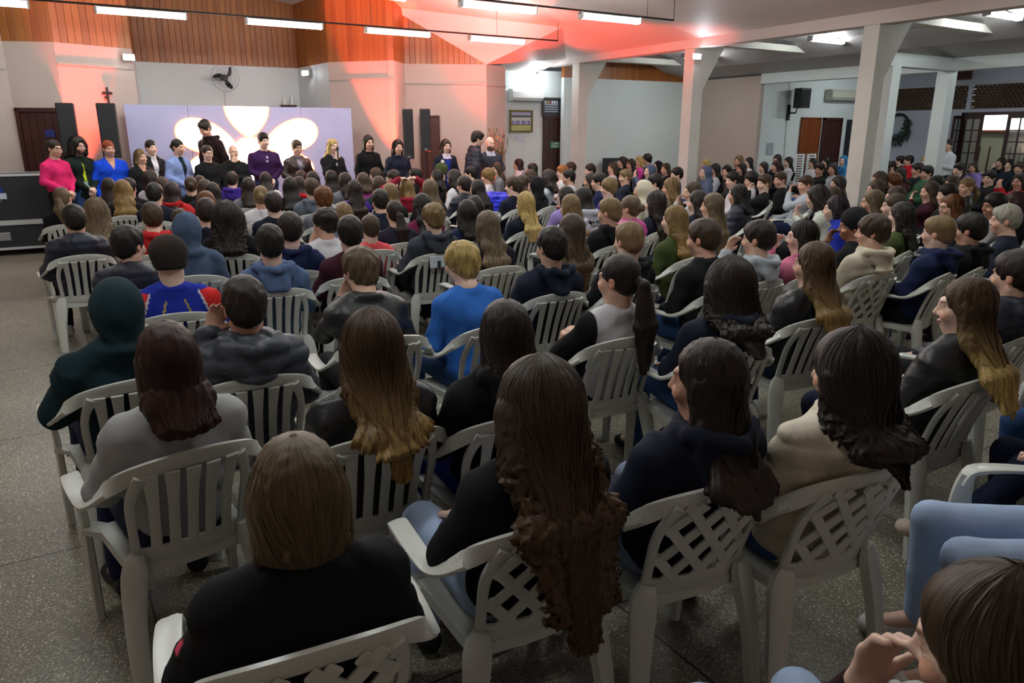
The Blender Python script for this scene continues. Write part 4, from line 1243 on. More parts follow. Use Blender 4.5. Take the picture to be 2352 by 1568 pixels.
# ---------------------------------------------------------------- hair
def hair_field(J, kind, L=.35, seed=0, fat=1.0, over=False):
    """kind: short fade bowl curly bob long wavy curlylong pony bun; L = how far below the shoulders it falls"""
    F = Field(); F.frame('h', J['hc'], J['HM']); H = 'h'
    HW = lambda x, y, z: J['hc'] + J['HM'] @ V3(x, y, z)
    nb = J['nb']; r = np.random.RandomState(seed)
    bz = J['nb'][2] - .02; by = J['nb'][1] - .115
    if kind in ('short', 'fade'):
        t = .010 if kind == 'fade' else .014
        F.ell((0, -.018, .036), (.076 + t, .096 + t, .088 + t * 1.2), .01, H)
        F.ell((0, .035, .075), (.055, .058, .04), .03, H)
        F.ell((0, -.055, -.02), (.062 + t * .7, .050 + t, .065), .03, H)
        F.ell((0, .125, -.045), (.085, .075, .105), .012, H, 's')
        for s in (-1, 1): F.ell((s * .09, .005, -.035), (.03, .032, .045), .01, H, 's')
    elif kind == 'bowl':
        F.ell((0, -.012, .032), (.096, .113, .100), .01, H)
        F.ell((0, -.055, -.035), (.072, .056, .06), .03, H)
        F.ell((0, .13, -.06), (.085, .07, .098), .012, H, 's')
        for s in (-1, 1): F.ell((s * .095, .015, -.065), (.03, .045, .045), .01, H, 's')
    elif kind == 'curly':
        F.ell((0, -.018, .04), (.102, .115, .105), .01, H); F.ell((0, -.05, -.03), (.085, .06, .065), .03, H)
        F.ell((0, .13, -.055), (.085, .07, .105), .012, H, 's')
    elif kind in ('pony', 'bun'):
        F.ell((0, -.018, .034), (.083, .103, .096), .01, H); F.ell((0, -.045, -.03), (.068, .060, .06), .03, H)
        F.ell((0, .122, -.05), (.082, .075, .11), .012, H, 's')
        for s in (-1, 1): F.ell((s * .088, .01, -.045), (.028, .03, .045), .01, H, 's')
        if kind == 'bun': F.ell((0, -.125, .0), (.042, .038, .042), .012, H)
        else:
            a = HW(0, -.118, .0); m = a + V3(0, -.035, -.02); e = V3(a[0] + .02, min(by - .03, a[1]), bz - L)
            F.cone(HW(0, -.10, .0), m, .02, .026, .012)
            mid = (m + e) / 2 + V3(0, -.015, .02)
            F.flat(m, mid, .036, .068, .028, .034, (1, 0, 0), .02); F.flat(mid, e, .068, .03, .034, .012, (1, 0, 0), .02)
    else:
        vol = {'bob': .0, 'long': 0., 'wavy': .008, 'curlylong': .02}[kind]
        F.ell((0, -.016, .034), (.086 + vol, .104 + vol, .098 + vol * .7), .01, H)
        for s in (-1, 1):
            F.cone((s * (.07 + vol), .0, .0), (s * (.074 + vol), -.01, -.11), .028 + vol, .030 + vol, .03, H)
        end = bz - L if kind != 'bob' else J['hc'][2] - .16
        A = HW(0, -.045, -.01); n1 = V3(A[0] * .6 + nb[0] * .4, by + .045, max(bz + .02, end + .04))
        w = .085 + vol; W2 = (.102 + vol * 1.9) * fat
        F.flat(A, n1, w, W2 * .9, .06 + vol, .046 + vol * .5, (1, 0, 0), .04)
        if kind != 'bob' and end < bz + .02:
            n2 = V3(nb[0], by - .012 - vol * .3 if not over else -.305, max(bz - .10, min(end, bz - .03)))
            F.flat(n1, n2, W2 * .95, W2, .046 + vol * .5, .036 + vol * .5, (1, 0, 0), .04)
            e = V3(nb[0] + .01, by - .022, end)
            if over: e = V3(nb[0] + .01, -.37, end)
            tip = .07 if kind == 'long' else .085
            if end < n2[2] - .02: F.flat(n2, e, W2, tip + vol, .036 + vol * .5, .014 + vol * .5, (1, 0, 0), .04)
        F.ell((0, .125, -.05), (.064, .078, .135), .014, H, 's')
        F.cone(HW(0, .09, -.12), HW(0, .16, -.30), .07, .10, .02, kind='s')
    def groove(P, Q):
        q = Q['h']; th = np.arctan2(q[:, 0], -(q[:, 1] + .03)); 
        rr = np.sqrt(q[:, 0] ** 2 + (q[:, 1] + .03) ** 2)
        fade = np.clip(rr / .06, 0, 1)
        z = q[:, 2]
        if kind in ('curly',):
            return .010 * (np.sin(q[:, 0] * 160 + 3 * np.sin(z * 90)) * np.sin(z * 150 + 2 * np.sin(q[:, 0] * 70)) * np.cos(q[:, 1] * 140)) + .003
        wv = {'wavy': .28, 'curlylong': .45}.get(kind, .04)
        ph = th * 9 + wv * 6 * np.sin(z * (26 if kind == 'wavy' else 48) + 2 * np.sin(th * 3 + seed)) 
        a = {'short': .003, 'fade': .002, 'bowl': .0045, 'pony': .0022, 'bun': .003, 'long': .0035}.get(kind, .006 if kind != 'curlylong' else .007)
        if kind in ('wavy', 'curlylong'): a = a * np.clip((.06 - z) / .2, .15, 1)
        g = np.abs(np.sin(ph)) * 1.2 + .6 * np.sin(th * 31 + 2.2 * ph)
        if kind in ('short', 'fade', 'bowl'): g = g + np.sin(q[:, 0] * 90 + seed) * np.sin(q[:, 1] * 80 + z * 60)
        return a * fade * (g - .9)
    F.disp.append(groove)
    return F
def hair_flow(v, J, kind):
    q = (v - J['hc']) @ J['HM']
    th = np.arctan2(q[:, 0], -(q[:, 1] + .03)); r = np.sqrt(q[:, 0] ** 2 + (q[:, 1] + .03) ** 2)
    s = np.where(q[:, 2] > 0, r * 1.2, .12 - q[:, 2])
    low = np.clip((-q[:, 2] - .0) / .1, 0, 1)
    u = th * (1 - low) * .1 + low * q[:, 0]
    return np.stack([u, s, q[:, 2]], 1)

def strands(F, J, kind, L, n, seed, rad=.0011, flyaway=.004, K=16, over=False):
    """individual locks laid on the hair surface by marching outwards from the hair's middle line"""
    r = np.random.RandomState(seed + 9)
    bz = J['nb'][2] - .02; end = bz - L
    hc = J['hc'] + J['HM'] @ V3(0, -.02, .03)
    low = V3(J['nb'][0], J['nb'][1] - .125, bz - .05); yo = over
    crown = J['hc'] + J['HM'] @ V3(0, -.01, .10)
    th0 = r.uniform(-2.3, 2.3, n)                      # azimuth from straight back
    z_end = end + r.uniform(0, .5, n) ** 2 * (L + .1) * .9 * (r.uniform(0, 1, n) < .5) + np.abs(th0) * .01
    pts = np.zeros((n, K, 3)); t = np.linspace(0, 1, K)
    total = .30 + (J['hc'][2] - end)
    for k in range(K):
        s = t[k]
        # polar part for the first 35%
        pol = np.clip(s / .34, 0, 1) * math.pi / 2
        below = np.clip((s - .34) / .66, 0, 1)
        z = hc[2] - below * (hc[2] - z_end)
        c = np.tile(hc, (n, 1)); mixf = np.clip((hc[2] - z) / max(hc[2] - low[2], .05), 0, 1)[:, None]
        c = c * (1 - mixf) + np.stack([np.full(n, low[0]), np.full(n, low[1]), z], 1) * mixf
        c[:, 2] = z
        if over:
            q = np.clip((bz - z) / max(L, .1), 0, 1); c[:, 1] = np.where(z < bz, (low[1] + .03) * (1 - np.clip((bz - z) / .1, 0, 1)) - .305 * np.clip((bz - z) / .1, 0, 1) - .06 * q, c[:, 1])
        yw = R(J['yaw'])
        th = th0 * (1 - .62 * mixf[:, 0] * (np.abs(th0) > .5))
        wv = {'wavy': (.10, 30), 'curlylong': (.16, 62), 'curlyfine': (.10, 75)}.get(kind, (.015, 12))
        th = th + wv[0] * below * np.sin(z * wv[1] + th0 * 7) + .03 * np.sin(s * 9 + th0 * 40)
        ax = np.sin(th); ay = -np.cos(th)
        dx = ax * math.cos(yw) + ay * math.sin(yw) * 1.0; dy = -ax * math.sin(yw) + ay * math.cos(yw)
        m1 = mixf[:, 0]
        dx = dx * (1 - m1) + ax * m1; dy = dy * (1 - m1) + ay * m1
        d = np.stack([dx * np.sin(pol), dy * np.sin(pol), np.cos(pol) * np.ones(n)], 1)
        d /= np.linalg.norm(d, axis=1)[:, None]
        tt = np.zeros(n); last = np.zeros(n)
        step = .006
        lo_ = np.zeros(n); alive = np.ones(n, bool)
        for it in range(34):
            P = c + d * (it * step)
            v = F.eval(P); ins = v < 0
            last = np.where(ins, it * step, last)
        pts[:, k] = c + d * (last + step * .6 + r.uniform(-.002, flyaway, n))[:, None]
    # smooth along the strand
    for _ in range(2): pts[:, 1:-1] = (pts[:, :-2] + pts[:, 1:-1] * 2 + pts[:, 2:]) / 4
    if kind in ('wavy', 'curlylong', 'curlyfine'):
        f = {'wavy': 34, 'curlylong': 60, 'curlyfine': 80}[kind]; am = {'wavy': .008, 'curlylong': .013, 'curlyfine': .008}[kind]
        # resample finer then add coils
        K2 = K * 2 if n > 500 else K; tn = np.linspace(0, K - 1, K2); i0 = np.minimum(tn.astype(int), K - 2); fr = (tn - i0)[None, :, None]
        pts = pts[:, i0] * (1 - fr) + pts[:, i0 + 1] * fr
        s_ = np.cumsum(np.linalg.norm(np.diff(pts, axis=1, prepend=pts[:, :1]), axis=2), axis=1)
        ph = (np.round(th0 * 9 + r.normal(0, .25, n)) * 2.3 + r.normal(0, .35, n))[:, None]; g = np.clip((s_ - .20) / .45, 0, 1)
        pts[:, :, 0] += am * g * np.sin(s_ * f + ph); pts[:, :, 1] += am * .7 * g * (np.cos(s_ * f + ph) - .3)
        K = K2
    T = np.gradient(pts, axis=1); T /= np.linalg.norm(T, axis=2)[:, :, None] + 1e-9
    mid = np.array([J['hc'][0], J['hc'][1] + .02, 0]); O = pts - mid; O[:, :, 2] = np.maximum(pts[:, :, 2] - J['hc'][2], 0) * 1.2
    O = O + r.normal(0, .03, (n, 1, 3))
    U = np.cross(T, O); U /= np.linalg.norm(U, axis=2)[:, :, None] + 1e-9
    rr = rad * 1.5 * (np.linspace(1, .5, K)[None, :, None]) * r.uniform(.7, 1.5, n)[:, None, None]
    V = np.stack([pts - U * rr, pts + U * rr], 2).reshape(-1, 3)
    base = (np.arange(n)[:, None] * K + np.arange(K - 1)[None]).ravel() * 2
    Q = np.stack([base, base + 1, base + 3, base + 2], 1)
    return V, Q, np.repeat(th0, K * 2)
# x, y, heading, scale, hair, hair colour, top, top colour, pose, head turn, detail, what it looks like, extras (metres, degrees)
AUDIENCE = [
 (0.34, 1.36, 6, 0.988, 'long', 'lbr', 'jkt', 'black', 'lap', 0.0, 1, 'in black jacket with parted light brown hair, pink stripe', {'L': -0.05, 'tint': 'stripe', 'tip': 'dbr', 'lat': 1.0}),
 (1.02, 1.5, 4, 0.988, 'curlylong', 'br', 'jkt', 'black', 'lap', -8.0, 1, 'in black jacket with very long wavy brown hair', {'L': 0.43, 'tr': 'lightjean', 'lat': 1.0, 'pitch': 10.0}),
 (1.56, 1.42, 8, 0.988, 'long', 'dbr', 'hood', 'navyblk', 'lap', -34.0, 1, 'in navy coat with very long dark brown hair', {'L': 0.17, 'tr': 'greyjean', 'lat': 1.0}),
 (1.99, 1.25, 8, 0.985, 'curlylong', 'dbr', 'puf', 'cream', 'lap', -18.0, 1, 'in cream jacket with long dark curls', {'L': 0.12, 'tr': 'jean', 'lat': 1.0}),
 (3.18, 1.52, 2, 0.988, 'long', 'lbrbl', 'jkt', 'leather', 'lap', -32.0, 1, 'in black leather jacket with long hair fading to blond', {'L': 0.26, 'tip': 'blond'}),
 (0.25, 2.48, -8, 0.988, 'long', 'redbr', 'crew', 'grey', 'lap', 4.0, 1, 'in light grey sweatshirt with straight dark reddish hair', {'L': 0.03, 'tr': 'navy'}),
 (0.86, 2.28, 3, 0.988, 'wavy', 'lbrbl', 'jkt', 'leather', 'lap', 0.0, 1, 'in leather jacket with very long crimped golden brown hair', {'L': 0.24, 'tip': 'gold'}),
 (1.33, 2.18, 4, 0.988, 'long', 'dbr', 'hood', 'black', 'lap', 0.0, 1, 'in black hoodie and blue track pants with long dark hair', {'L': 0.0, 'tr': 'track'}),
 (2.34, 2.75, 6, 0.988, 'pony', 'dbr', 'vest', 'white', 'back', -28.0, 1, 'in white vest over black sleeves with dark ponytail', {'L': 0.3, 'tint': 'vest'}),
 (2.68, 2.35, 12, 0.988, 'curlylong', 'dbr', 'hood', 'navyblk', 'lap', -6.0, 1, 'in navy coat with shoulder length dark curls', {'L': 0.13, 'tr': 'jean'}),
 (3.53, 2.51, 8, 0.988, 'long', 'lbrbl', 'jkt', 'leather', 'lap', -24.0, 1, 'in black leather jacket with long brown hair ending golden', {'L': 0.24, 'tip': 'gold'}),
 (0.17, 3.34, -6, 0.988, 'none', 'black', 'up', 'teal', 'lap', 0.0, 1, 'in black hoodie with the hood up beside the aisle', {'tr': 'navy', 'fat': 1.1, 'wide': 1.15}),
 (0.63, 3.11, 4, 0.988, 'short', 'dbr', 'puf', 'slate', 'ear_l', 0.0, 1, 'in dark grey hooded puffer resting left hand on cheek', {'tr': 'black'}),
 (1.35, 3.68, 4, 0.988, 'bowl', 'lbr', 'jkt', 'leather', 'chin_l', -14.0, 1, 'in grey leather jacket with hand on chin', {'lean': 10.0, 'tr': 'black'}),
 (1.9, 3.57, -4, 0.988, 'bowl', 'blond', 'crew', 'blue', 'lap', -10.0, 1, 'in bright blue sweatshirt with blond hair', {'lean': 6.0, 'tr': 'jean'}),
 (2.66, 3.79, 2, 0.988, 'short', 'black', 'hood', 'navyblk', 'lap', -4.0, 1, 'in dark navy hoodie with black hair and broad shoulders', {'tr': 'black', 'fat': 1.1, 'wide': 1.1}),
 (3.22, 3.7, 0, 0.996, 'fade', 'dbl', 'hood', 'black', 'lap', -8.0, 2, 'in black hoodie with cropped dark blond hair', {}),
 (3.64, 3.44, -2, 1.008, 'short', 'br', 'jkt', 'black', 'lap', -26.0, 2, 'in black jacket with short brown hair turned to the left', {}),
 (4.1, 3.37, -5, 0.984, 'short', 'dbr', 'hood', 'ltgrey', 'chin_l', -10.0, 2, 'in light grey hoodie with hand against mouth', {}),
 (4.57, 3.37, -7, 0.969, 'bob', 'dbr', 'crew', 'pink', 'chin_l', -30.0, 2, 'in pink sweatshirt with brown hair and sleeve at mouth', {'L': 0.0}),
 (5.01, 3.11, 6, 1.0, 'bowl', 'br', 'hood', 'cream', 'lap', -38.0, 1, 'in thick cream hoodie with brown side swept hair', {'tr': 'black'}),
 (5.47, 2.89, -12, 0.983, 'fade', 'dbl', 'hood', 'navy', 'lap', -6.0, 2, 'in navy hoodie with faded dark blond haircut', {}),
 (5.93, 2.9, -14, 0.974, 'short', 'black', 'hood', 'black', 'lap', 0.0, 2, 'in black hoodie with black hair right beside the navy hoodie', {}),
 (6.69, 3.01, -18, 0.988, 'short', 'silver', 'crew', 'navyblk', 'lap', -26.0, 2, 'in black shirt with white lettering and silver hair', {'text': 1.0}),
 (0.53, 4.48, 4, 0.988, 'beanie', 'dbr', 'jkt', 'royal', 'lap', 6.0, 1, 'in brown beanie and blue red yellow track jacket', {'tint': 'track', 'tr': 'blue', 'fat': 1.1, 'wide': 1.1}),
 (0.4, 5.29, 10, 0.988, 'short', 'black', 'puf', 'navyblk', 'lap', 42.0, 2, 'in navy puffer turning face to the right', {}),
 (0.82, 5.75, 6, 1.004, 'none', 'camo', 'up', 'camo', 'lap', 0.0, 2, 'in slate blue hoodie with the hood up', {'fat': 1.1}),
 (0.36, 7.77, 6, 0.988, 'wavy', 'lbr', 'jkt', 'navyblk', 'lap', 6.0, 2, 'in navy jacket with long light brown waves beside aisle', {'L': 0.3}),
 (0.16, 7.09, -4, 0.988, 'short', 'black', 'puf', 'navyblk', 'lap', 0.0, 2, 'in navy hooded puffer on the aisle seat', {}),
 (0.73, 6.93, 6, 0.99, 'short', 'br', 'hood', 'red', 'lap', 0.0, 2, 'in red hoodie with tousled brown hair behind navy puffer', {}),
 (1.18, 4.85, 4, 0.988, 'short', 'black', 'hood', 'denim', 'lap', 4.0, 1, 'in washed blue hoodie with short black hair', {}),
 (1.48, 5.45, 12, 0.996, 'short', 'dbr', 'hood', 'navy', 'lap', 4.0, 2, 'in navy hoodie with white and blue shirt collar', {}),
 (1.88, 5.87, 9, 0.983, 'bowl', 'dbr', 'tee', 'white', 'chin_l', -34.0, 2, 'in white shirt with mushroom haircut and fist at mouth', {}),
 (1.77, 4.99, 9, 0.996, 'short', 'black', 'crew', 'maroon', 'lap', -6.0, 2, 'in maroon sweatshirt with short black hair', {'fat': 1.1}),
 (2.34, 6.07, 6, 0.894, 'short', 'br', 'crew', 'coral', 'lap', 0.0, 2, 'in coral top half hidden behind the maroon sweatshirt', {}),
 (2.73, 6.44, 4, 0.963, 'pony', 'dbr', 'tee', 'purpleblk', 'lap', 0.0, 2, 'in dark purple shirt with curly ponytail and white scrunchie', {'L': 0.16}),
 (2.73, 5.62, 3, 0.996, 'bowl', 'dbl', 'hood', 'slate', 'lap', 0.0, 2, 'in dark hoodie with white picture print on the back', {'print': 1.0}),
 (3.17, 5.84, 0, 0.988, 'long', 'black', 'crew', 'navy', 'lap', 0.0, 2, 'in navy shirt with white script on the back', {'L': 0.0, 'text': 2.0}),
 (2.84, 4.91, 2, 0.988, 'long', 'lbr', 'crew', 'purpleblk', 'lap', 0.0, 2, 'with very long light brown hair over the chair back', {'L': 0.36}),
 (4.21, 6.48, -8, 0.979, 'long', 'blond', 'crew', 'navyblk', 'lap', -4.0, 2, 'in navy with long straight blond hair', {'L': 0.22}),
 (3.27, 4.41, 0, 0.985, 'long', 'br', 'crew', 'tan', 'lap', -10.0, 2, 'with long brown hair in front of the grey hoodie', {'L': 0.28}),
 (4.31, 5.83, -8, 0.988, 'long', 'dbl', 'hood', 'ltgrey', 'lap', -4.0, 2, 'in light grey hoodie with long dark blond hair', {'L': 0.3}),
 (4.28, 5.19, -7, 0.996, 'fade', 'dbl', 'hood', 'black', 'lap', -18.0, 2, 'in black hoodie with blond fade seen half sideways', {}),
 (4.74, 5.45, -10, 0.987, 'bun', 'lbr', 'puf', 'hotpink', 'lap', -10.0, 2, 'in hot pink puffer with tied light brown hair', {}),
 (4.37, 4.46, -7, 0.988, 'long', 'gold', 'jkt', 'olive', 'lap', -16.0, 2, 'in dark jacket with long golden blond hair', {'L': 0.22}),
 (5.48, 5.09, -15, 0.999, 'long', 'lbr', 'crew', 'cream', 'lap', -24.0, 2, 'with long light brown hair behind the short haired black jacket', {'L': 0.36}),
 (5.34, 5.74, -15, 0.981, 'wavy', 'dbr', 'jkt', 'navyblk', 'lap', -6.0, 2, 'with long dark brown waves beside golden blond hair', {'L': 0.28}),
 (6.78, 5.92, -24, 0.994, 'long', 'black', 'puf', 'navyblk', 'lap', -6.0, 2, 'in black coat with black hair before two empty chair backs', {'L': 0.02}),
 (1.26, 6.51, 15, 0.999, 'curlylong', 'black', 'jkt', 'black', 'lap', 6.0, 2, 'in black with curly black ponytail and teal scrunchie', {'L': 0.1}),
 (1.2, 7.13, 17, 0.991, 'short', 'dbr', 'jkt', 'navyblk', 'lap', 0.0, 3, 'in navy with short dark hair beside curly black ponytail', {}),
 (2.42, 11.9, 22, 0.991, 'short', 'dbr', 'hood', 'purple', 'lap', 0.0, 3, 'in purple hoodie below the bald man', {}),
 (2.32, 10.41, 14, 0.988, 'long', 'dbr', 'crew', 'grey2', 'lap', 0.0, 3, 'in grey with long dark hair beside the purple hoodie', {'L': 0.1}),
 (2.05, 8.65, 13, 0.988, 'bun', 'dbl', 'tee', 'white', 'lap', 0.0, 2, 'in white shirt with blond curly bun', {}),
 (2.87, 11.72, 9, 0.988, 'long', 'dbr', 'tee', 'white', 'lap', 0.0, 3, 'in white shirt with brown hair below the tall man', {'L': -0.02}),
 (1.93, 7.65, 12, 0.988, 'short', 'dbr', 'crew', 'navyblk', 'lap', 0.0, 2, 'in black sweater with short dark hair behind blond bun', {}),
 (2.72, 9.85, 7, 1.004, 'long', 'black', 'crew', 'black', 'lap', 0.0, 3, 'in black with straight black hair left of red top', {'L': 0.15}),
 (3.0, 10.39, 3, 0.982, 'long', 'dbr', 'hood', 'red2', 'lap', 0.0, 3, 'in red hoodie with long dark hair below leather jacket man', {'L': 0.05}),
 (3.47, 11.9, -8, 0.98, 'short', 'redbr', 'crew', 'black', 'lap', 0.0, 3, 'with short reddish hair below the man in leather jacket', {}),
 (2.81, 9.22, 5, 1.009, 'short', 'br', 'hood', 'steel', 'lap', 0.0, 2, 'in steel grey hoodie with short brown hair', {}),
 (3.33, 10.84, -3, 1.018, 'long', 'black', 'crew', 'black', 'lap', 0.0, 3, 'with black hair behind the steel grey hoodie', {'L': 0.0}),
 (2.56, 8.0, 6, 0.988, 'curly', 'auburn', 'crew', 'grey2', 'lap', 0.0, 2, 'with round curly auburn hair', {}),
 (3.79, 11.4, -14, 1.0, 'long', 'black', 'crew', 'black', 'lap', 0.0, 3, 'in black with long black hair below the blond speaker', {'L': 0.12}),
 (2.4, 6.91, 7, 0.931, 'bob', 'dbl', 'crew', 'steel', 'lap', 0.0, 3, 'with dark blond hair between mushroom cut and purple top', {}),
 (3.79, 10.77, -11, 0.995, 'long', 'dbr', 'crew', 'grey2', 'lap', 0.0, 3, 'in grey with dark hair right below the microphone holder', {'L': 0.1}),
 (3.32, 9.1, -1, 0.988, 'long', 'dbr', 'crew', 'purple', 'lap', 4.0, 2, 'in purple top with long straight dark hair', {'L': 0.22}),
 (3.83, 10.13, -10, 1.016, 'bob', 'br', 'crew', 'magenta', 'lap', 0.0, 3, 'in magenta with tousled brown hair', {}),
 (4.73, 11.9, -39, 1.0, 'long', 'br', 'crew', 'purpleblk', 'lap', 0.0, 3, 'with brown hair and red rim light below woman in black', {'L': 0.05}),
 (3.8, 9.48, -8, 1.002, 'long', 'br', 'crew', 'teal', 'lap', 0.0, 3, 'in teal shirt with long brown hair', {'L': 0.08}),
 (2.96, 7.36, 2, 0.988, 'short', 'black', 'jkt', 'navyblk', 'lap', 0.0, 2, 'in navy jacket with short black hair before the teal shirt', {}),
 (3.47, 8.3, -3, 0.988, 'long', 'dbl', 'crew', 'black', 'lap', 0.0, 3, 'with dark blond straight hair left of raised arms', {'L': 0.05}),
 (4.75, 11.2, -31, 0.988, 'short', 'dbr', 'crew', 'black', 'lap', 0.0, 3, 'with short dark hair below the smiling woman', {}),
 (3.92, 8.84, -8, 0.996, 'bob', 'gold', 'hood', 'maroonred', 'up', 0.0, 3, 'in red hoodie with both arms resting on top of head', {}),
 (5.36, 11.7, -46, 0.983, 'short', 'black', 'crew', 'black', 'lap', 0.0, 3, 'with cropped black hair right below the column speaker', {}),
 (3.94, 8.19, -7, 1.018, 'long', 'lbr', 'crew', 'black', 'lap', 0.0, 3, 'with long ash brown hair right of the raised arms', {'L': 0.22}),
 (3.15, 6.74, 0, 0.985, 'long', 'black', 'crew', 'magenta2', 'lap', 0.0, 2, 'with long straight black hair left of blond bowl cut', {'L': 0.16}),
 (5.49, 11.13, -41, 0.986, 'long', 'black', 'crew', 'black', 'lap', 0.0, 3, 'with black hair covered by a dark scarf below badge woman', {'L': 0.0}),
 (5.9, 11.81, -54, 1.023, 'beanie', 'olive', 'crew', 'black', 'lap', 0.0, 3, 'in olive green beanie', {'hcol': 'olive'}),
 (5.51, 10.57, -36, 0.993, 'curlylong', 'dbr', 'tee', 'white', 'lap', 0.0, 3, 'in white shirt with long dark curls', {'L': 0.05}),
 (4.88, 9.06, -19, 0.988, 'short', 'dbr', 'puf', 'navyblk', 'lap', 0.0, 2, 'in navy puffer with short dark brown hair', {}),
 (6.48, 11.79, -58, 0.984, 'short', 'black', 'crew', 'black', 'lap', 0.0, 3, 'with short black hair below the man in dark puffer', {}),
 (4.69, 8.35, -15, 0.988, 'long', 'black', 'crew', 'black', 'lap', 0.0, 3, 'in black with black hair right of the navy puffer', {'L': 0.0}),
 (3.5, 6.3, -2, 0.98, 'bob', 'dbr', 'crew', 'navyblk', 'lap', 4.0, 3, 'with dark tied hair just behind the navy script shirt', {}),
 (6.26, 10.79, -45, 0.988, 'curly', 'gold', 'tee', 'white', 'lap', -10.0, 3, 'in white shirt with curly blond hair', {}),
 (7.1, 11.9, -62, 1.032, 'long', 'br', 'crew', 'grey2', 'lap', -30.0, 3, 'with long brown hair below the bearded man', {'L': 0.12}),
 (5.29, 8.44, -21, 0.997, 'short', 'br', 'crew', 'navyblk', 'lap', -22.0, 2, 'in navy sweater with brown undercut', {}),
 (8.72, 13.7, -62, 1.021, 'long', 'marbr', 'hood', 'white', 'lap', 0.0, 3, 'in white hooded jacket with red stripes and maroon hair', {'L': -0.02}),
 (5.86, 9.1, -30, 0.983, 'long', 'br', 'crew', 'black', 'lap', 0.0, 3, 'with long brown hair right of brown undercut', {'L': 0.1}),
 (7.88, 11.9, -62, 1.007, 'long', 'black', 'crew', 'purpleblk', 'lap', 0.0, 3, 'in dark purple with black hair by the brown door', {'L': 0.1}),
 (6.81, 10.34, -46, 0.98, 'bob', 'br', 'crew', 'black', 'lap', -10.0, 3, 'with short brown bob right of the white hooded jacket', {}),
 (5.73, 8.57, -26, 0.981, 'none', 'black', 'up', 'black', 'lap', 0.0, 2, 'in black hoodie with hood up before the brown door', {}),
 (6.75, 9.73, -41, 0.995, 'curlylong', 'dbr', 'crew', 'ltgrey', 'lap', -6.0, 3, 'in light grey with dark curls below the brown door', {'L': -0.02}),
 (8.13, 11.26, -62, 0.988, 'short', 'org', 'tee', 'white', 'lap', -8.0, 3, 'with strawberry blond hair left of the first pillar', {}),
 (7.23, 9.84, -45, 0.987, 'short', 'black', 'tee', 'white', 'lap', -10.0, 3, 'in white shirt with short black hair before first pillar', {}),
 (9.15, 12.39, -62, 0.988, 'short', 'br', 'crew', 'black', 'lap', 0.0, 3, 'with brown hair against the foot of first pillar', {}),
 (5.07, 6.95, -15, 0.975, 'long', 'black', 'crew', 'lilac', 'lap', -6.0, 3, 'in lilac with long black hair', {'L': -0.03}),
 (4.89, 6.4, -13, 0.998, 'long', 'black', 'hood', 'ltgrey', 'lap', -10.0, 3, 'in light grey hoodie with black hair down the back', {'L': 0.08}),
 (8.94, 11.47, -62, 0.988, 'short', 'dbr', 'crew', 'navyblk', 'lap', -10.0, 3, 'with short dark hair right of the first pillar', {}),
 (7.05, 9.03, -39, 0.98, 'long', 'dbr', 'crew', 'black', 'lap', -10.0, 3, 'with long dark brown hair right of first pillar', {'L': 0.1}),
 (6.85, 8.58, -35, 0.995, 'short', 'black', 'crew', 'navy', 'lap', -20.0, 3, 'in navy with black hair under the aisle opening', {}),
 (6.36, 7.75, -28, 0.979, 'curly', 'dbl', 'crew', 'purple', 'lap', -30.0, 2, 'with wavy dark blond hair in side view', {}),
 (9.88, 11.93, -62, 0.988, 'bob', 'br', 'crew', 'white', 'lap', -20.0, 3, 'in white with brown hair near the dark cabinet', {}),
 (11.32, 13.34, -62, 1.032, 'long', 'dbr', 'crew', 'black', 'lap', -10.0, 3, 'with long dark hair, taller, right of dark cabinet', {'L': 0.05}),
 (11.26, 12.96, -62, 1.002, 'long', 'dbr', 'crew', 'black', 'lap', -10.0, 3, 'with dark brown hair between cabinet and blond back row', {'L': 0.05}),
 (11.95, 13.47, -62, 1.03, 'bob', 'blond', 'crew', 'hotpink', 'lap', -30.0, 3, 'with blond hair and pink top near the aisle end wall', {}),
 (12.4, 13.7, -62, 1.053, 'curly', 'dbr', 'crew', 'black', 'lap', -10.0, 3, 'with curly dark hair tallest by the aisle end wall', {}),
 (8.1, 9.45, -48, 0.988, 'fade', 'dbl', 'crew', 'navyblk', 'lap', -26.0, 2, 'in navy with light brown fade beside grey hood', {}),
 (9.63, 10.56, -62, 0.988, 'none', 'slate', 'up', 'slateblue', 'phone', -10.0, 3, 'in slate blue hood holding something white to face', {}),
 (6.4, 7.14, -26, 0.985, 'none', 'cream', 'up', 'cream', 'lap', -6.0, 3, 'in fluffy cream jacket with the hood up', {}),
 (10.99, 11.81, -62, 0.988, 'none', 'black', 'up', 'black', 'lap', -10.0, 3, 'in black hood at the back by the aisle wall', {}),
 (7.49, 8.09, -37, 0.988, 'short', 'black', 'crew', 'grey2', 'lap', -10.0, 3, 'in grey with short black hair right of cream hood', {}),
 (10.48, 11.02, -62, 0.988, 'bob', 'br', 'crew', 'black', 'lap', -30.0, 3, 'with brown hair left of second pillar in side view', {}),
 (9.28, 9.48, -55, 0.988, 'short', 'black', 'crew', 'denimblue', 'lap', -20.0, 3, 'in denim blue with short black hair by second pillar', {}),
 (7.0, 7.25, -30, 0.988, 'wavy', 'dbl', 'crew', 'tan', 'lap', -16.0, 2, 'with long wavy dark blond hair by second pillar', {'L': 0.15}),
 (6.68, 6.54, -26, 0.99, 'bob', 'br', 'hood', 'ltgrey', 'chin_l', -40.0, 3, 'in light grey with brown hair facing left by second pillar', {}),
 (5.82, 5.62, -18, 0.982, 'long', 'dbr', 'crew', 'navyblk', 'lap', -20.0, 3, 'with straight dark hair left of long light brown hair', {'L': 0.12}),
 (12.66, 12.04, -62, 0.988, 'bob', 'blond', 'crew', 'grey2', 'lap', -10.0, 3, 'with blond hair right of second pillar at the back', {}),
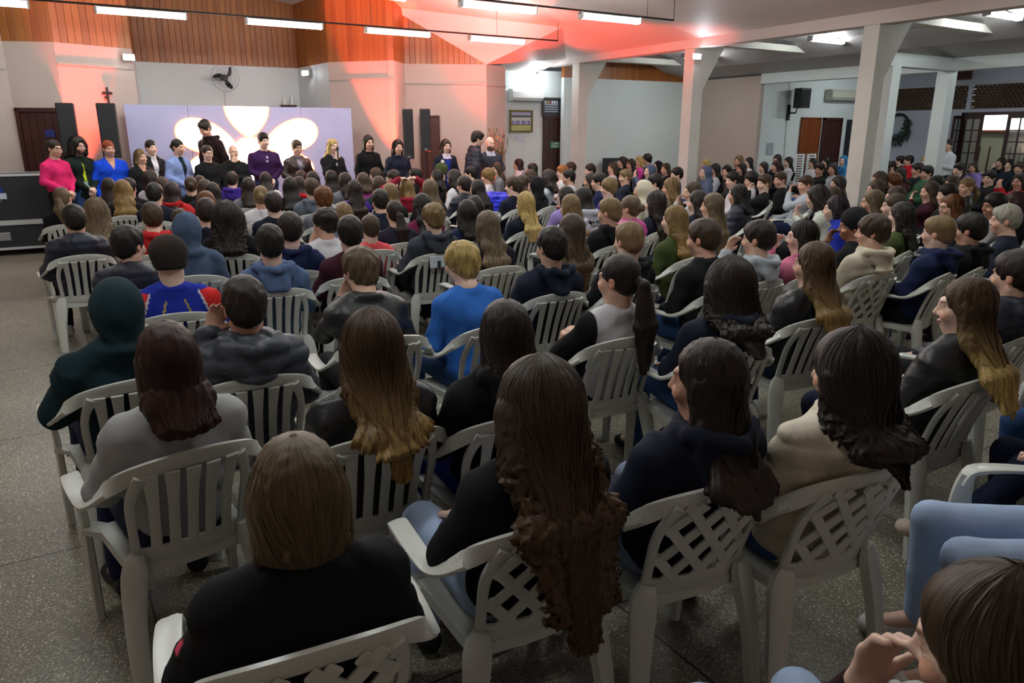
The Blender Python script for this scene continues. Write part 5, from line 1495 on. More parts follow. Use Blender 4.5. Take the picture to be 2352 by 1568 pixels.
 (10.09, 9.6, -59, 0.988, 'none', 'slate', 'up', 'slateblue', 'lap', -26.0, 3, 'in slate blue hood right of second pillar', {}),
 (10.71, 9.95, -62, 1.012, 'long', 'black', 'crew', 'ltgrey', 'lap', -20.0, 3, 'with black hair and light scarf near the creamy wall', {'L': 0.0}),
 (10.86, 9.79, -62, 0.988, 'long', 'black', 'jkt', 'leather', 'lap', -30.0, 2, 'in black leather with long black hair, face turned left', {'L': 0.1}),
 (8.75, 7.76, -43, 0.997, 'short', 'black', 'crew', 'white', 'lap', -30.0, 3, 'with short black hair facing left by black leather jacket', {}),
 (13.23, 11.6, -62, 1.066, 'bob', 'dbl', 'crew', 'black', 'lap', -30.0, 3, 'with light brown hair highest before the creamy wall', {}),
 (14.29, 12.22, -62, 1.001, 'long', 'black', 'crew', 'white', 'lap', -20.0, 3, 'with long black hair before the creamy wall corner', {'L': 0.15}),
 (11.93, 10.38, -62, 0.988, 'long', 'black', 'crew', 'black', 'lap', -10.0, 3, 'with black hair in front of the light brown back row', {'L': 0.0}),
 (9.25, 7.84, -45, 0.984, 'curly', 'black', 'crew', 'white', 'lap', -30.0, 3, 'with curly black hair behind hand on mouth', {}),
 (8.78, 7.2, -40, 0.986, 'fade', 'br', 'crew', 'black', 'chin_l', -36.0, 2, 'in black shirt with brown hair and hand on mouth', {}),
 (9.82, 7.75, -48, 0.975, 'fade', 'br', 'crew', 'black', 'lap', -36.0, 2, 'in black shirt sitting right of hand on mouth', {}),
 (12.69, 10.46, -62, 0.988, 'long', 'dbr', 'crew', 'black', 'lap', -10.0, 3, 'with long dark brown hair behind the two black shirts', {'L': 0.1}),
 (14.39, 11.49, -62, 1.07, 'long', 'dbr', 'crew', 'black', 'lap', -30.0, 3, 'with dark hair under the wall speaker', {'L': 0.0}),
 (13.32, 10.66, -62, 0.988, 'bob', 'marbr', 'crew', 'black', 'lap', -10.0, 3, 'with dark maroon hair under the wall speaker', {}),
 (14.81, 11.51, -62, 1.017, 'long', 'black', 'crew', 'white', 'lap', -20.0, 3, 'with very long black hair before white louvered screen', {'L': 0.25}),
 (8.93, 6.62, -39, 0.994, 'fade', 'br', 'crew', 'ltgrey', 'chin_l', -36.0, 2, 'in light grey with hand covering mouth left of third pillar', {}),
 (7.23, 5.2, -25, 0.994, 'curlylong', 'dbr', 'crew', 'offwhite', 'phone', -10.0, 2, 'in off white sweater with dark curls leaning forward', {'L': 0.0, 'lean': 14.0}),
 (12.92, 9.29, -62, 0.993, 'short', 'dbr', 'crew', 'black', 'lap', -36.0, 3, 'in black with short dark hair below orange door', {}),
 (15.55, 11.39, -62, 0.986, 'long', 'dbr', 'crew', 'white', 'lap', -20.0, 3, 'with dark hair at the back below orange door', {'L': 0.0}),
 (7.68, 5.33, -28, 0.975, 'bob', 'br', 'crew', 'black', 'lap', -20.0, 3, 'with brown bob left of third pillar', {}),
 (9.5, 6.51, -41, 0.985, 'long', 'dbr', 'crew', 'black', 'lap', -20.0, 3, 'with dark brown hair against the third pillar', {'L': 0.1}),
 (17.03, 11.6, -62, 1.004, 'none', 'blue', 'up', 'bluehood', 'lap', -30.0, 3, 'in bright blue hood at the foot of third pillar', {}),
 (13.47, 9.39, -62, 0.982, 'long', 'dbr', 'crew', 'ltgrey', 'lap', -30.0, 3, 'with dark hair and pale face left of blue hood', {'L': 0.0}),
 (16.33, 11.59, -62, 0.988, 'long', 'black', 'crew', 'black', 'lap', -20.0, 3, 'with black hair before the dark opening', {'L': 0.0}),
 (6.37, 4.36, -19, 0.988, 'bob', 'purpleh', 'hood', 'royal', 'lap', -20.0, 2, 'in royal blue hoodie with dark purplish hair', {'lean': 12.0}),
 (5.42, 3.54, -12, 0.971, 'beanie', 'black', 'crew', 'black', 'chin_l', -36.0, 2, 'in black beanie with forearm raised', {}),
 (14.05, 8.78, -62, 0.988, 'bob', 'dbl', 'crew', 'black', 'lap', -30.0, 3, 'with ash blond hair right of the third pillar', {}),
 (14.6, 8.98, -62, 0.988, 'short', 'black', 'crew', 'black', 'lap', -20.0, 3, 'with black hair second from the third pillar', {}),
 (15.41, 9.35, -62, 0.988, 'short', 'dbr', 'crew', 'black', 'lap', -20.0, 3, 'with dark hair third from the third pillar', {}),
 (18.9, 11.24, -62, 0.988, 'short', 'dbr', 'crew', 'black', 'lap', 30.0, 3, 'with brown hair facing the camera side near wreath', {}),
 (18.64, 10.86, -62, 1.008, 'short', 'dbr', 'hood', 'red2', 'lap', 20.0, 3, 'in red with brown hair near the wreath', {}),
 (18.56, 10.39, -62, 1.001, 'curly', 'blond', 'crew', 'black', 'lap', -20.0, 3, 'with curly blond hair left of the slim column', {}),
 (14.3, 8.13, -62, 1.001, 'short', 'dbr', 'crew', 'black', 'lap', 20.0, 3, 'with dark hair below the curly blond hair', {}),
 (13.16, 7.31, -57, 1.004, 'short', 'black', 'hood', 'green', 'lap', -10.0, 3, 'in green hoodie with black hair', {}),
 (17.42, 9.41, -62, 0.988, 'short', 'br', 'crew', 'black', 'lap', -30.0, 3, 'in black with brown hair at the slim column', {}),
 (18.57, 9.8, -62, 0.988, 'long', 'black', 'crew', 'black', 'lap', 10.0, 3, 'with black hair facing forward below the white shirt', {'L': 0.0}),
 (14.77, 7.61, -62, 1.007, 'short', 'black', 'crew', 'black', 'lap', -10.0, 3, 'with wide black hair right of the slim column', {}),
 (16.49, 8.21, -62, 0.985, 'long', 'br', 'hood', 'lilac', 'lap', -30.0, 3, 'in lilac hoodie with long brown hair', {'L': -0.02}),
 (18.9, 8.81, -62, 1.012, 'long', 'dbr', 'crew', 'black', 'chin_l', -20.0, 3, 'with dark hair and hand at face in far doorway', {'L': 0.05}),
 (18.57, 8.48, -62, 0.993, 'long', 'black', 'crew', 'navyblk', 'lap', -30.0, 3, 'with long black hair second from the right edge', {'L': 0.15}),
 (16.92, 7.53, -62, 0.988, 'short', 'br', 'crew', 'black', 'lap', -30.0, 3, 'with short brown hair at the right edge, back row', {}),
 (12.87, 6.13, -52, 0.988, 'short', 'black', 'crew', 'black', 'lap', -36.0, 2, 'in black with short black hair facing left, far right', {}),
 (12.38, 5.47, -48, 0.988, 'bob', 'dbr', 'crew', 'red2', 'phone', -30.0, 3, 'in bright red at the right edge', {}),
 (10.36, 6.44, -44, 1.018, 'bob', 'br', 'crew', 'black', 'lap', -20.0, 3, 'with brown bob right of third pillar, upper', {}),
 (10.54, 6.33, -44, 0.988, 'curly', 'auburn', 'crew', 'black', 'lap', -20.0, 3, 'with curly chestnut hair right of third pillar', {}),
 (9.06, 5.66, -36, 0.986, 'bob', 'br', 'crew', 'red2', 'lap', -20.0, 3, 'with brown bob touching the third pillar', {}),
 (12.55, 7.43, -56, 0.988, 'long', 'dbr', 'crew', 'maroon', 'lap', -20.0, 3, 'in maroon with dark red hair below the wreath', {'L': 0.1}),
 (7.3, 4.58, -24, 0.992, 'long', 'lbr', 'crew', 'maroon', 'lap', -26.0, 2, 'with light brown straight hair before third pillar, face left', {'L': 0.02}),
 (8.07, 4.8, -28, 0.988, 'bob', 'br', 'crew', 'black', 'lap', -26.0, 3, 'with grey brown hair behind the claw clip', {}),
 (7.01, 4.17, -22, 0.994, 'bun', 'br', 'crew', 'black', 'lap', -26.0, 2, 'with brown hair held by a pale claw clip', {}),
 (9.24, 5.06, -35, 0.989, 'long', 'br', 'crew', 'maroon', 'chin_l', -20.0, 2, 'in maroon with long brown hair and raised finger', {'L': 0.08}),
 (8.94, 4.69, -32, 0.988, 'short', 'black', 'crew', 'black', 'lap', -20.0, 3, 'with black hair behind the auburn bob', {}),
 (11.04, 5.75, -44, 0.982, 'bob', 'br', 'crew', 'black', 'lap', -20.0, 3, 'with brown hair left of blond ponytail', {}),
 (10.4, 5.22, -40, 0.993, 'pony', 'dbl', 'jkt', 'leather', 'lap', -34.0, 2, 'in black jacket with blond ponytail in clear profile', {'L': 0.05}),
 (10.53, 5.7, -42, 0.986, 'short', 'black', 'crew', 'black', 'lap', -20.0, 3, 'with black hair behind the maroon top', {}),
 (7.5, 3.88, -23, 0.986, 'bob', 'auburn', 'hood', 'slate', 'lap', -34.0, 2, 'in slate hoodie with auburn bob and glasses', {'glasses': 1.0}),
 (6.27, 3.65, -17, 0.988, 'long', 'black', 'jkt', 'olive', 'lap', -6.0, 2, 'in olive jacket with long glossy black hair', {'L': 0.12}),
 (8.0, 3.72, -25, 0.985, 'short', 'black', 'crew', 'white', 'lap', -36.0, 2, 'in white with short black hair, profile, far right', {}),
 (8.47, 3.75, -28, 0.985, 'bob', 'marbr', 'crew', 'black', 'lap', -10.0, 3, 'with dark maroon hair at the right edge', {}),
 (0.14, 9.59, 6, 0.988, 'pony', 'lbr', 'crew', 'black', 'lap', 16.0, 3, 'in black with light brown ponytail by the flight cases', {'L': 0.1}),
 (0.73, 11.58, 6, 0.976, 'long', 'dbr', 'crew', 'black', 'lap', 0.0, 3, 'with straight dark hair below the blue sweater', {'L': 0.15}),
 (0.8, 10.35, 6, 1.001, 'wavy', 'gold', 'crew', 'black', 'lap', 0.0, 3, 'with golden wavy hair', {'L': 0.15}),
 (0.93, 10.98, 6, 0.99, 'short', 'black', 'crew', 'black', 'lap', 20.0, 3, 'with black hair half hidden behind golden waves', {}),
 (1.3, 11.9, 45, 1.039, 'bob', 'dbr', 'tee', 'white', 'lap', 0.0, 3, 'in white with dark brown hair below the short woman', {}),
 (1.38, 11.36, 37, 0.979, 'long', 'br', 'crew', 'grey2', 'lap', 0.0, 3, 'with brown hair behind the red hooded top', {'L': 0.0}),
 (1.05, 9.43, 26, 1.004, 'short', 'black', 'crew', 'navyblk', 'lap', 0.0, 2, 'in navy with thick black hair', {}),
 (1.32, 10.04, 27, 0.984, 'long', 'dbr', 'hood', 'red', 'lap', 0.0, 3, 'in red hooded top with long dark brown hair', {'L': -0.02}),
 (1.05, 7.68, 19, 0.883, 'short', 'br', 'crew', 'black', 'lap', 0.0, 3, 'with cropped brown hair peeking above slate blue hood', {}),
 (1.69, 11.01, 28, 0.989, 'bun', 'br', 'crew', 'black', 'lap', -20.0, 3, 'in black with brown hair tied up, bent sideways', {}),
 (1.91, 11.62, 31, 0.971, 'long', 'redbr', 'crew', 'black', 'lap', 0.0, 3, 'with dark red hair below the seated front helpers', {'L': 0.0}),
 (1.77, 10.44, 23, 0.982, 'long', 'br', 'crew', 'navyblk', 'lap', 0.0, 3, 'with brown hair left of long black hair', {'L': 0.05}),
 (1.71, 9.59, 19, 0.988, 'long', 'black', 'crew', 'purpleblk', 'lap', 0.0, 3, 'with long black hair behind the blond and white pair', {'L': 0.08}),
 (1.39, 8.21, 18, 0.987, 'bob', 'auburn', 'tee', 'white', 'lap', 0.0, 3, 'in white with reddish blond hair', {}),
 (15.88, 8.47, -60, 0.983, 'bun', 'dbr', 'jkt', 'white2', 's_fold', -30.0, 3, 'standing by the slim column in a white shirt', {}),
 (1.06, 0.39, 18, 0.972, 'wavy', 'br', 'crew', 'brownred', 'neck_l', -32.0, 1, 'with brown hair closest to the lens, chin on hand', {'L': 0.1, 'tr': 'lightjean', 'pitch': 14.0}),
 (2.78, 0.7, -50, 0.99, 'short', 'dbr', 'jkt', 'black', 'back', 0.0, 2, 'whose pale blue jeans knee shows at the lower right', {'tr': 'lightjean'}),
 (3.42, 0.88, -36, 0.99, 'short', 'dbr', 'jkt', 'black', 'reach', 0.0, 2, 'in navy trousers stretching out a beige sneaker', {'reach': 1.0, 'shoe': 'beige', 'tr': 'dnavy'}),
 (4.12, 1.1, -66, 0.99, 'short', 'dbr', 'jkt', 'black', 'lap', 0.0, 2, 'whose blue jeans knee shows at the right edge', {'tr': 'jean'}),
 (4.1, 1.75, -4, 0.99, 'short', 'dbr', 'puf', 'navyblk', 'lap', 0.0, 2, 'in navy puffer cut off by the right edge', {'wide': 1.2, 'fat': 1.2, 'tr': 'black'}),
]
STANDING = [
 (0.18, 12.6, 140, 1.003, 'bun', 'dbr', 'crew', 'hotpink2', 's_clasp', 0.0, 2, 'person standing in pink turtleneck and glasses by the flight cases', {'glasses': 1.0, 'tr': 'black', 'lean': 0.0}),
 (0.49, 12.89, 150, 1.023, 'curlylong', 'black', 'jkt', 'blackgreen', 's_clasp', 0.0, 2, 'bearded person standing in black jacket with lime lanyard and long dark curls', {'L': 0.0, 'glasses': 1.0, 'beard': 1.0, 'tint': 'lanyard', 'tr': 'jean', 'lean': 0.0}),
 (0.89, 12.97, 165, 0.993, 'bun', 'ginger', 'crew', 'royal2', 's_side', 0.0, 2, 'red haired person standing in bright blue sweater', {'tint': 'vneck', 'tr': 'black', 'fat': 1.25, 'wide': 1.15}),
 (1.32, 13.03, 150, 0.911, 'bob', 'dbl', 'crew', 'black', 's_side', 0.0, 2, 'short fair haired person standing in black top', {'tint': 'vneck', 'tr': 'black'}),
 (1.53, 13.41, 160, 0.993, 'bun', 'black', 'jkt', 'black', 's_side', 0.0, 2, 'dark haired person standing in black blazer over white blouse', {'tint': 'blouse', 'tr': 'black'}),
 (1.84, 12.77, 145, 1.003, 'bun', 'black', 'jkt', 'paledenim', 's_clasp', 0.0, 2, 'person standing in pale denim jacket over a dark top', {'tint': 'open', 'tr': 'jean'}),
 (2.25, 12.7, 170, 0.944, 'bun', 'black', 'crew', 'black', 's_side', 0.0, 2, 'person standing in black with dark glasses and tied hair', {'glasses': 1.0, 'tr': 'black'}),
 (2.39, 13.49, 235, 1.058, 'short', 'black', 'hood', 'blackred', 's_side', 0.0, 2, 'person stepping across the stage in dark hoodie looking down', {'lean': 12.0, 'pitch': 28.0, 'z0': 0.2, 'tr': 'black'}),
 (2.69, 12.92, 175, 0.948, 'bald', 'dbr', 'jkt', 'black', 's_chin', 0.0, 2, 'bald person standing in dark jacket with hand raised to chin', {'tr': 'greyjean'}),
 (3.21, 13.01, 170, 1.057, 'short', 'black', 'crew', 'plum', 's_clasp', 0.0, 2, 'tall heavy person standing in plum sweater with sunglasses on collar', {'fat': 1.2, 'wide': 1.2, 'tr': 'jean', 'tint': 'clip'}),
 (3.7, 12.78, 170, 0.987, 'short', 'br', 'jkt', 'brownleather', 's_clasp', 0.0, 2, 'person standing in dark brown leather jacket over grey shirt', {'glasses': 1.0, 'tint': 'openg', 'tr': 'black', 'wide': 1.1}),
 (4.26, 12.6, 165, 0.999, 'long', 'blond', 'jkt', 'black', 's_mic', 0.0, 2, 'blond person standing in black speaking into a microphone', {'L': 0.02, 'tint': 'openw', 'tr': 'black'}),
 (5.01, 12.86, 175, 1.036, 'long', 'black', 'crew', 'black2', 's_side', 0.0, 2, 'person standing all in black with long black hair', {'L': 0.05, 'style': 'crew', 'fat': 1.1, 'tr': 'black'}),
 (5.33, 12.3, 180, 0.989, 'bob', 'black', 'jkt', 'navyblk', 's_clasp', 0.0, 2, 'smiling dark haired person standing in dark navy beside the speaker', {'tr': 'jean'}),
 (6.36, 12.47, 180, 0.99, 'bob', 'br', 'jkt', 'navyblk', 's_side', 0.0, 2, 'person standing in navy with white collar, blue top and badge', {'tint': 'badge', 'tr': 'black'}),
 (6.88, 12.2, 110, 1.072, 'short', 'black', 'puf', 'navyblk', 's_side', 0.0, 2, 'big person standing in dark puffer turned towards the bearded man', {'fat': 1.2, 'wide': 1.15, 'tr': 'jean', 'lean': 6.0, 'pitch': 14.0}),
 (7.23, 12.34, 185, 1.017, 'bald', 'br', 'crew', 'slate', 's_clasp', 0.0, 2, 'bald bearded person standing in dark sweater with pale collar', {'beard': 1.0, 'tint': 'collar', 'fat': 1.2, 'wide': 1.15, 'tr': 'black'}),
]
# ---------------------------------------------------------------- colours
HAIR = {'black': ('#17130f', '#1a1512'), 'dbr': ('#231a15', '#271c15'), 'br': ('#392b1f', '#4c3725'), 'lbr': ('#574935', '#736248'), 'dbl': ('#6b5638', '#8a7146'),
        'blond': ('#a08850', '#c0a566'), 'gold': ('#6e5630', '#8c7040'), 'auburn': ('#5a3418', '#6e441f'), 'org': ('#8a5a2c', '#9c6a36'), 'silver': ('#8d897e', '#a8a498'),
        'redbr': ('#2c1611', '#33190f'), 'lbrbl': ('#3f2d1d', '#5e4526'), 'marbr': ('#2c1416', '#32181a'), 'purpleh': ('#211620', '#261923'), 'ginger': ('#7e3518', '#8a3f1e')}
TOPS = {'black': '#191a1d', 'navyblk': '#1c2130', 'leather': '#202124', 'cream': '#c3bba6', 'grey': '#9fa0a2', 'grey2': '#6d7076', 'white': '#c8c6cc', 'teal': '#1b2f36', 'slate': '#3a3f49',
        'blue': '#2f66b8', 'ltgrey': '#aab2ba', 'pink': '#c8708e', 'navy': '#1d2648', 'royal': '#20309a', 'camo': '#44546c', 'red': '#b5262a', 'denim': '#54698c', 'maroon': '#3c1a26',
        'coral': '#d9555c', 'purpleblk': '#24202f', 'tan': '#6b5c48', 'hotpink': '#c8489a', 'olive': '#3f4a26', 'purple': '#3f2a86', 'red2': '#b01c28', 'steel': '#59626e', 'magenta': '#7a3464',
        'magenta2': '#6a2040', 'maroonred': '#8c2034', 'lilac': '#8d7ab8', 'denimblue': '#31507e', 'offwhite': '#c9d0c4', 'slateblue': '#535f78', 'bluehood': '#2f6c9c', 'green': '#3f6a4c',
        'white2': '#d0d6dc', 'hotpink2': '#d42a6a', 'blackgreen': '#14201c', 'royal2': '#1446cc', 'paledenim': '#7f94c6', 'blackred': '#221416', 'plum': '#341a44', 'brownleather': '#2b1a18',
        'black2': '#0f0f11', 'blue2': '#2233a0', 'brownred': '#2a1418'}
LEGS = {'navy': '#1c2440', 'lightjean': '#a9bfe0', 'greyjean': '#7d8aa3', 'jean': '#34507e', 'black': '#17181b', 'track': '#20308c', 'blue': '#22318c', 'dnavy': '#141b30'}

def hair_mat(root, tip, fade=False):
    key = 'hair_%s_%s_%d' % (root, tip, fade)
    if key in MATS: return MATS[key]
    m = bpy.data.materials.new(key); m.use_nodes = True; nt = m.node_tree; p = nt.nodes['Principled BSDF']; L = nt.links.new
    at = nt.nodes.new('ShaderNodeAttribute'); at.attribute_name = 'flow'
    mp = nt.nodes.new('ShaderNodeMapping'); mp.inputs['Scale'].default_value = (150, 9, 7); L(at.outputs['Vector'], mp.inputs[0])
    n = nt.nodes.new('ShaderNodeTexNoise'); n.inputs['Scale'].default_value = 1; n.inputs['Detail'].default_value = 3; L(mp.outputs[0], n.inputs['Vector'])
    sx = nt.nodes.new('ShaderNodeSeparateXYZ'); L(at.outputs['Vector'], sx.inputs[0])
    mr = nt.nodes.new('ShaderNodeMapRange'); mr.inputs[1].default_value = .16; mr.inputs[2].default_value = .50; L(sx.outputs[1], mr.inputs[0])
    mx = nt.nodes.new('ShaderNodeMix'); mx.data_type = 'RGBA'; L(mr.outputs[0], mx.inputs[0])
    mx.inputs[6].default_value = srgb(root); mx.inputs[7].default_value = srgb(tip)
    v = nt.nodes.new('ShaderNodeMapRange'); v.inputs[1].default_value = .32; v.inputs[2].default_value = .68; v.inputs[3].default_value = .5; v.inputs[4].default_value = 1.55; L(n.outputs['Fac'], v.inputs[0])
    s = nt.nodes.new('ShaderNodeVectorMath'); s.operation = 'SCALE'; L(mx.outputs[2], s.inputs[0]); L(v.outputs[0], s.inputs['Scale'])
    out = s.outputs[0]
    if fade:
        m2 = nt.nodes.new('ShaderNodeMapRange'); m2.inputs[1].default_value = .035; m2.inputs[2].default_value = -.07; m2.inputs[3].default_value = 0; m2.inputs[4].default_value = .75; L(sx.outputs[2], m2.inputs[0])
        m3 = nt.nodes.new('ShaderNodeMix'); m3.data_type = 'RGBA'; L(m2.outputs[0], m3.inputs[0]); L(out, m3.inputs[6]); m3.inputs[7].default_value = srgb('#9a7560'); out = m3.outputs[2]
    L(out, p.inputs['Base Color'])
    b = nt.nodes.new('ShaderNodeBump'); b.inputs['Strength'].default_value = .55; b.inputs['Distance'].default_value = .004; L(n.outputs['Fac'], b.inputs['Height']); L(b.outputs[0], p.inputs['Normal'])
    p.inputs['Roughness'].default_value = .48; p.inputs['Specular IOR Level'].default_value = .32
    MATS[key] = m
    return m
def tint_mat(key, col, rough, bump, spec=.3, noise=.12, nsc=5):
    """cloth / skin: base colour, overridden where the mesh carries a coloured marking (tint attribute, alpha)"""
    if key in MATS: return MATS[key]
    m = bpy.data.materials.new(key); m.use_nodes = True; nt = m.node_tree; p = nt.nodes['Principled BSDF']; L = nt.links.new
    at = nt.nodes.new('ShaderNodeAttribute'); at.attribute_name = 'tint'
    tc = nt.nodes.new('ShaderNodeTexCoord')
    n = nt.nodes.new('ShaderNodeTexNoise'); n.inputs['Scale'].default_value = nsc; n.inputs['Detail'].default_value = 4; L(tc.outputs['Object'], n.inputs['Vector'])
    v = nt.nodes.new('ShaderNodeMapRange'); v.inputs[1].default_value = .3; v.inputs[2].default_value = .7; v.inputs[3].default_value = 1 - noise; v.inputs[4].default_value = 1 + noise; L(n.outputs['Fac'], v.inputs[0])
    mx = nt.nodes.new('ShaderNodeMix'); mx.data_type = 'RGBA'; L(at.outputs['Alpha'], mx.inputs[0]); mx.inputs[6].default_value = srgb(col); L(at.outputs['Color'], mx.inputs[7])
    s = nt.nodes.new('ShaderNodeVectorMath'); s.operation = 'SCALE'; L(mx.outputs[2], s.inputs[0]); L(v.outputs[0], s.inputs['Scale']); L(s.outputs[0], p.inputs['Base Color'])
    n2 = nt.nodes.new('ShaderNodeTexNoise'); n2.inputs['Scale'].default_value = bump[0]; n2.inputs['Detail'].default_value = 3; L(tc.outputs['Object'], n2.inputs['Vector'])
    b = nt.nodes.new('ShaderNodeBump'); b.inputs['Strength'].default_value = bump[1]; b.inputs['Distance'].default_value = bump[2]; L(n2.outputs['Fac'], b.inputs['Height']); L(b.outputs[0], p.inputs['Normal'])
    p.inputs['Roughness'].default_value = rough; p.inputs['Specular IOR Level'].default_value = spec
    MATS[key] = m
    return m
def cloth_mat(c, kind):
    if kind == 'leather' or c in ('leather', 'brownleather'): return tint_mat('leather_' + c, TOPS[c], .42, (45, .35, .006), .5)
    if kind == 'puf': return tint_mat('puffer_' + c, TOPS[c], .5, (25, .5, .01), .4)
    return tint_mat('cloth_' + c, TOPS[c], .9, (180, .3, .002), .2, .16 if c == 'camo' else .08, 12 if c == 'camo' else 5)
def skin_mat(i): return tint_mat('skin_%d' % i, ['#cfa893', '#c09480', '#d9b8a6', '#8a6049'][i], .5, (90, .12, .002), .4, .05)

MESH = {}
LOD = {0: (.0070, .0095, .0085), 1: (.0115, .0100, .0088), 2: (.0110, .0138, .0108), 3: (.0140, .018, .0145)}
def jget(pose, yaw, pitch, lean, roll=0, wide=1.0):
    return skeleton(pose, yaw, pitch, lean, roll, wide)
def get_body(J, key, lod, bald, beard):
    k = ('body', key, lod, bald, beard)
    if k not in MESH:
        F = body_field(J); v, f = F.nets(LOD[0 if lod == 1 and (abs(J['yaw']) > 7 or 'chin' in key[0] or 'ear' in key[0]) else lod][0])
        col = np.zeros((len(v), 4)); t = body_tint(v, J, lod)
        base = np.array(srgb('#c79a82')[:3])
        m = (np.abs(t - 1).sum(1) > .01); col[m, :3] = t[m] * base * 1.2; col[m, 3] = .85
        if beard:
            Q = (v - J['hc']) @ J['HM']; b = (Q[:, 2] < -.052) & (Q[:, 1] > .0) & (Q[:, 2] > -.135) & ~((np.abs(Q[:, 0]) < .023) & (np.abs(Q[:, 2] + .066) < .008))
            col[b, :3] = srgb('#2c1d16')[:3]; col[b, 3] = .85
        me = np_mesh('body', v, f); a = me.attributes.new('tint', 'FLOAT_COLOR', 'POINT'); a.data.foreach_set('color', col.astype(np.float32).ravel())
        me.materials.append(skin_mat(0)); MESH[k] = me
    return MESH[k]
def tint_top(v, J, kind):
    c = np.zeros((len(v), 4)); x, y, z = v.T; nz = J['nb'][2]
    def put(m, col, a=1.): c[m, :3] = srgb(col)[:3]; c[m, 3] = a
    if kind == 'stripe': put((np.abs(x + .262 - .0) < .05) & (x < -.25) & (np.abs(z - .79) < .03) & (np.abs(y + .06) < .014), '#e0506e')
    if kind == 'track':
        put((np.abs(x) > .12 + (nz - z) * .35) & (z > nz - .19) & (z < nz - .02), '#c8292c')
        e = np.abs(x) - (.12 + (nz - z) * .35); put((np.abs(e) < .006) & (z > nz - .19) & (z < nz - .02), '#cfd2da')
        e = np.abs(np.abs(x - .0) - (.03 + (nz - z) * .30)); put((e < .0055) & (y < J['nb'][1]) & (z < nz - .06), '#c9b34c')
    if kind == 'vest': put(np.abs(x) > .155, '#17171a')
    sk = '#c79a82'
    if kind == 'vneck': put((y > .02) & (np.abs(x) < np.clip((z - (nz - .16)) * .42, 0, .07)), sk)
    if kind in ('blouse', 'open', 'openg', 'openw'):
        col = {'blouse': '#d8d6dc', 'open': '#14262c', 'openg': '#6a6672', 'openw': '#b9b6c0'}[kind]
        lim = nz - (.36 if kind != 'openw' else .2)
        put((y > .02) & (np.abs(x) < .045 * np.clip((z - lim) * 5, 0, 1)), col)
    if kind == 'lanyard':
        put((y > .02) & (np.abs(np.abs(x - .02) - (nz - z) * .10 + .02) < .012) & (z > nz - .36) & (z < nz - .06), '#b7d42c')
        put((y > .02) & (np.abs(x - .02) < .03) & (np.abs(z - (nz - .40)) < .045), '#8fa6a0')
    if kind == 'clip': put((y > .05) & ((x ** 2 + (z - nz + .10) ** 2 < .0004) | ((x - .015) ** 2 + (z - nz + .16) ** 2 < .0004)), '#c3c3cc')
    if kind == 'badge':
        put((y > .02) & (np.abs(x) < .055) & (z < nz - .08), '#1c2f80'); put((y > .0) & (np.abs(x) < .085) & (z > nz - .075), '#d6c8dc'); put((y > .02) & ((x - .11) ** 2 + (z - nz + .12) ** 2 < .0009), '#d8d8e0')
    if kind == 'collar': put((y > .0) & (np.abs(x) < .09) & (z > nz - .07), '#c4cbe0')
    return c
def get_top(J, key, style, seed, lod, wide, fat, tint):
    k = ('top', key, style, seed, lod, wide, fat, tint)
    if k not in MESH:
        F = top_field(J, style, seed, wide, fat); v, f = F.nets(LOD[lod][1])
        me = np_mesh('top', v, f); c = tint_top(v, J, tint) if tint else np.zeros((len(v), 4))
        a = me.attributes.new('tint', 'FLOAT_COLOR', 'POINT'); a.data.foreach_set('color', c.astype(np.float32).ravel())
        me.materials.append(M_BLACK); MESH[k] = me
    return MESH[k]
def get_simple(k, fn, lod, i=1):
    k = k + (lod,)
    if k not in MESH:
        v, f = fn().nets(LOD[lod][i]); me = np_mesh(k[0], v, f)
        a = me.attributes.new('tint', 'FLOAT_COLOR', 'POINT'); a.data.foreach_set('color', np.zeros(len(v) * 4, np.float32))
        me.materials.append(M_BLACK); MESH[k] = me
    return MESH[k]
NST = {1: 2000, 2: 190, 3: 0}
def get_hair(J, key, kind, L, seed, lod, over=False):
    k = ('hair', key, kind, round(L, 2), seed, lod, over)
    if k not in MESH:
        lod1 = lod == 1 and kind in ('wavy', 'curlylong', 'long') and L > .0
        F = hair_field(J, kind, L - (.10 if kind != 'long' else .035) if lod1 else L, seed, 1.0, over); v, f = F.nets(LOD[lod][2]); fl = hair_flow(v, J, kind)
        n = NST[lod]
        if lod == 1 and kind in ('wavy', 'curlylong'): n = 2600
        if n and kind in ('long', 'wavy', 'curlylong', 'bob'):
            if lod1: F = hair_field(J, kind, L, seed, 1.0, over)
            F.disp = []
            Lx = L if kind != 'bob' else -.08
            V, Q, th = strands(F, J, kind, Lx, n, seed, .0010 if lod == 1 else .0030, .004 if kind == 'long' else .009, 14 if kind == 'long' else 16, over)
            fs = hair_flow(V, J, kind); fs[:, 0] = th * .6
            f = np.concatenate([f, Q + len(v)]); v = np.concatenate([v, V]); fl = np.concatenate([fl, fs])
        me = np_mesh('hair', v, f, uv=fl); me.materials.append(M_BLACK); MESH[k] = me
    return MESH[k]
def child(name, me, parent, m):
    o = bpy.data.objects.new(name, me); COL.objects.link(o); o.parent = parent
    o.material_slots[0].link = 'OBJECT'; o.material_slots[0].material = m
    return o
TOPNAME = {'hood': 'hoodie', 'up': 'hoodie', 'crew': 'sweater', 'jkt': 'jacket', 'puf': 'puffer_jacket', 'vest': 'shirt', 'tee': 'shirt'}
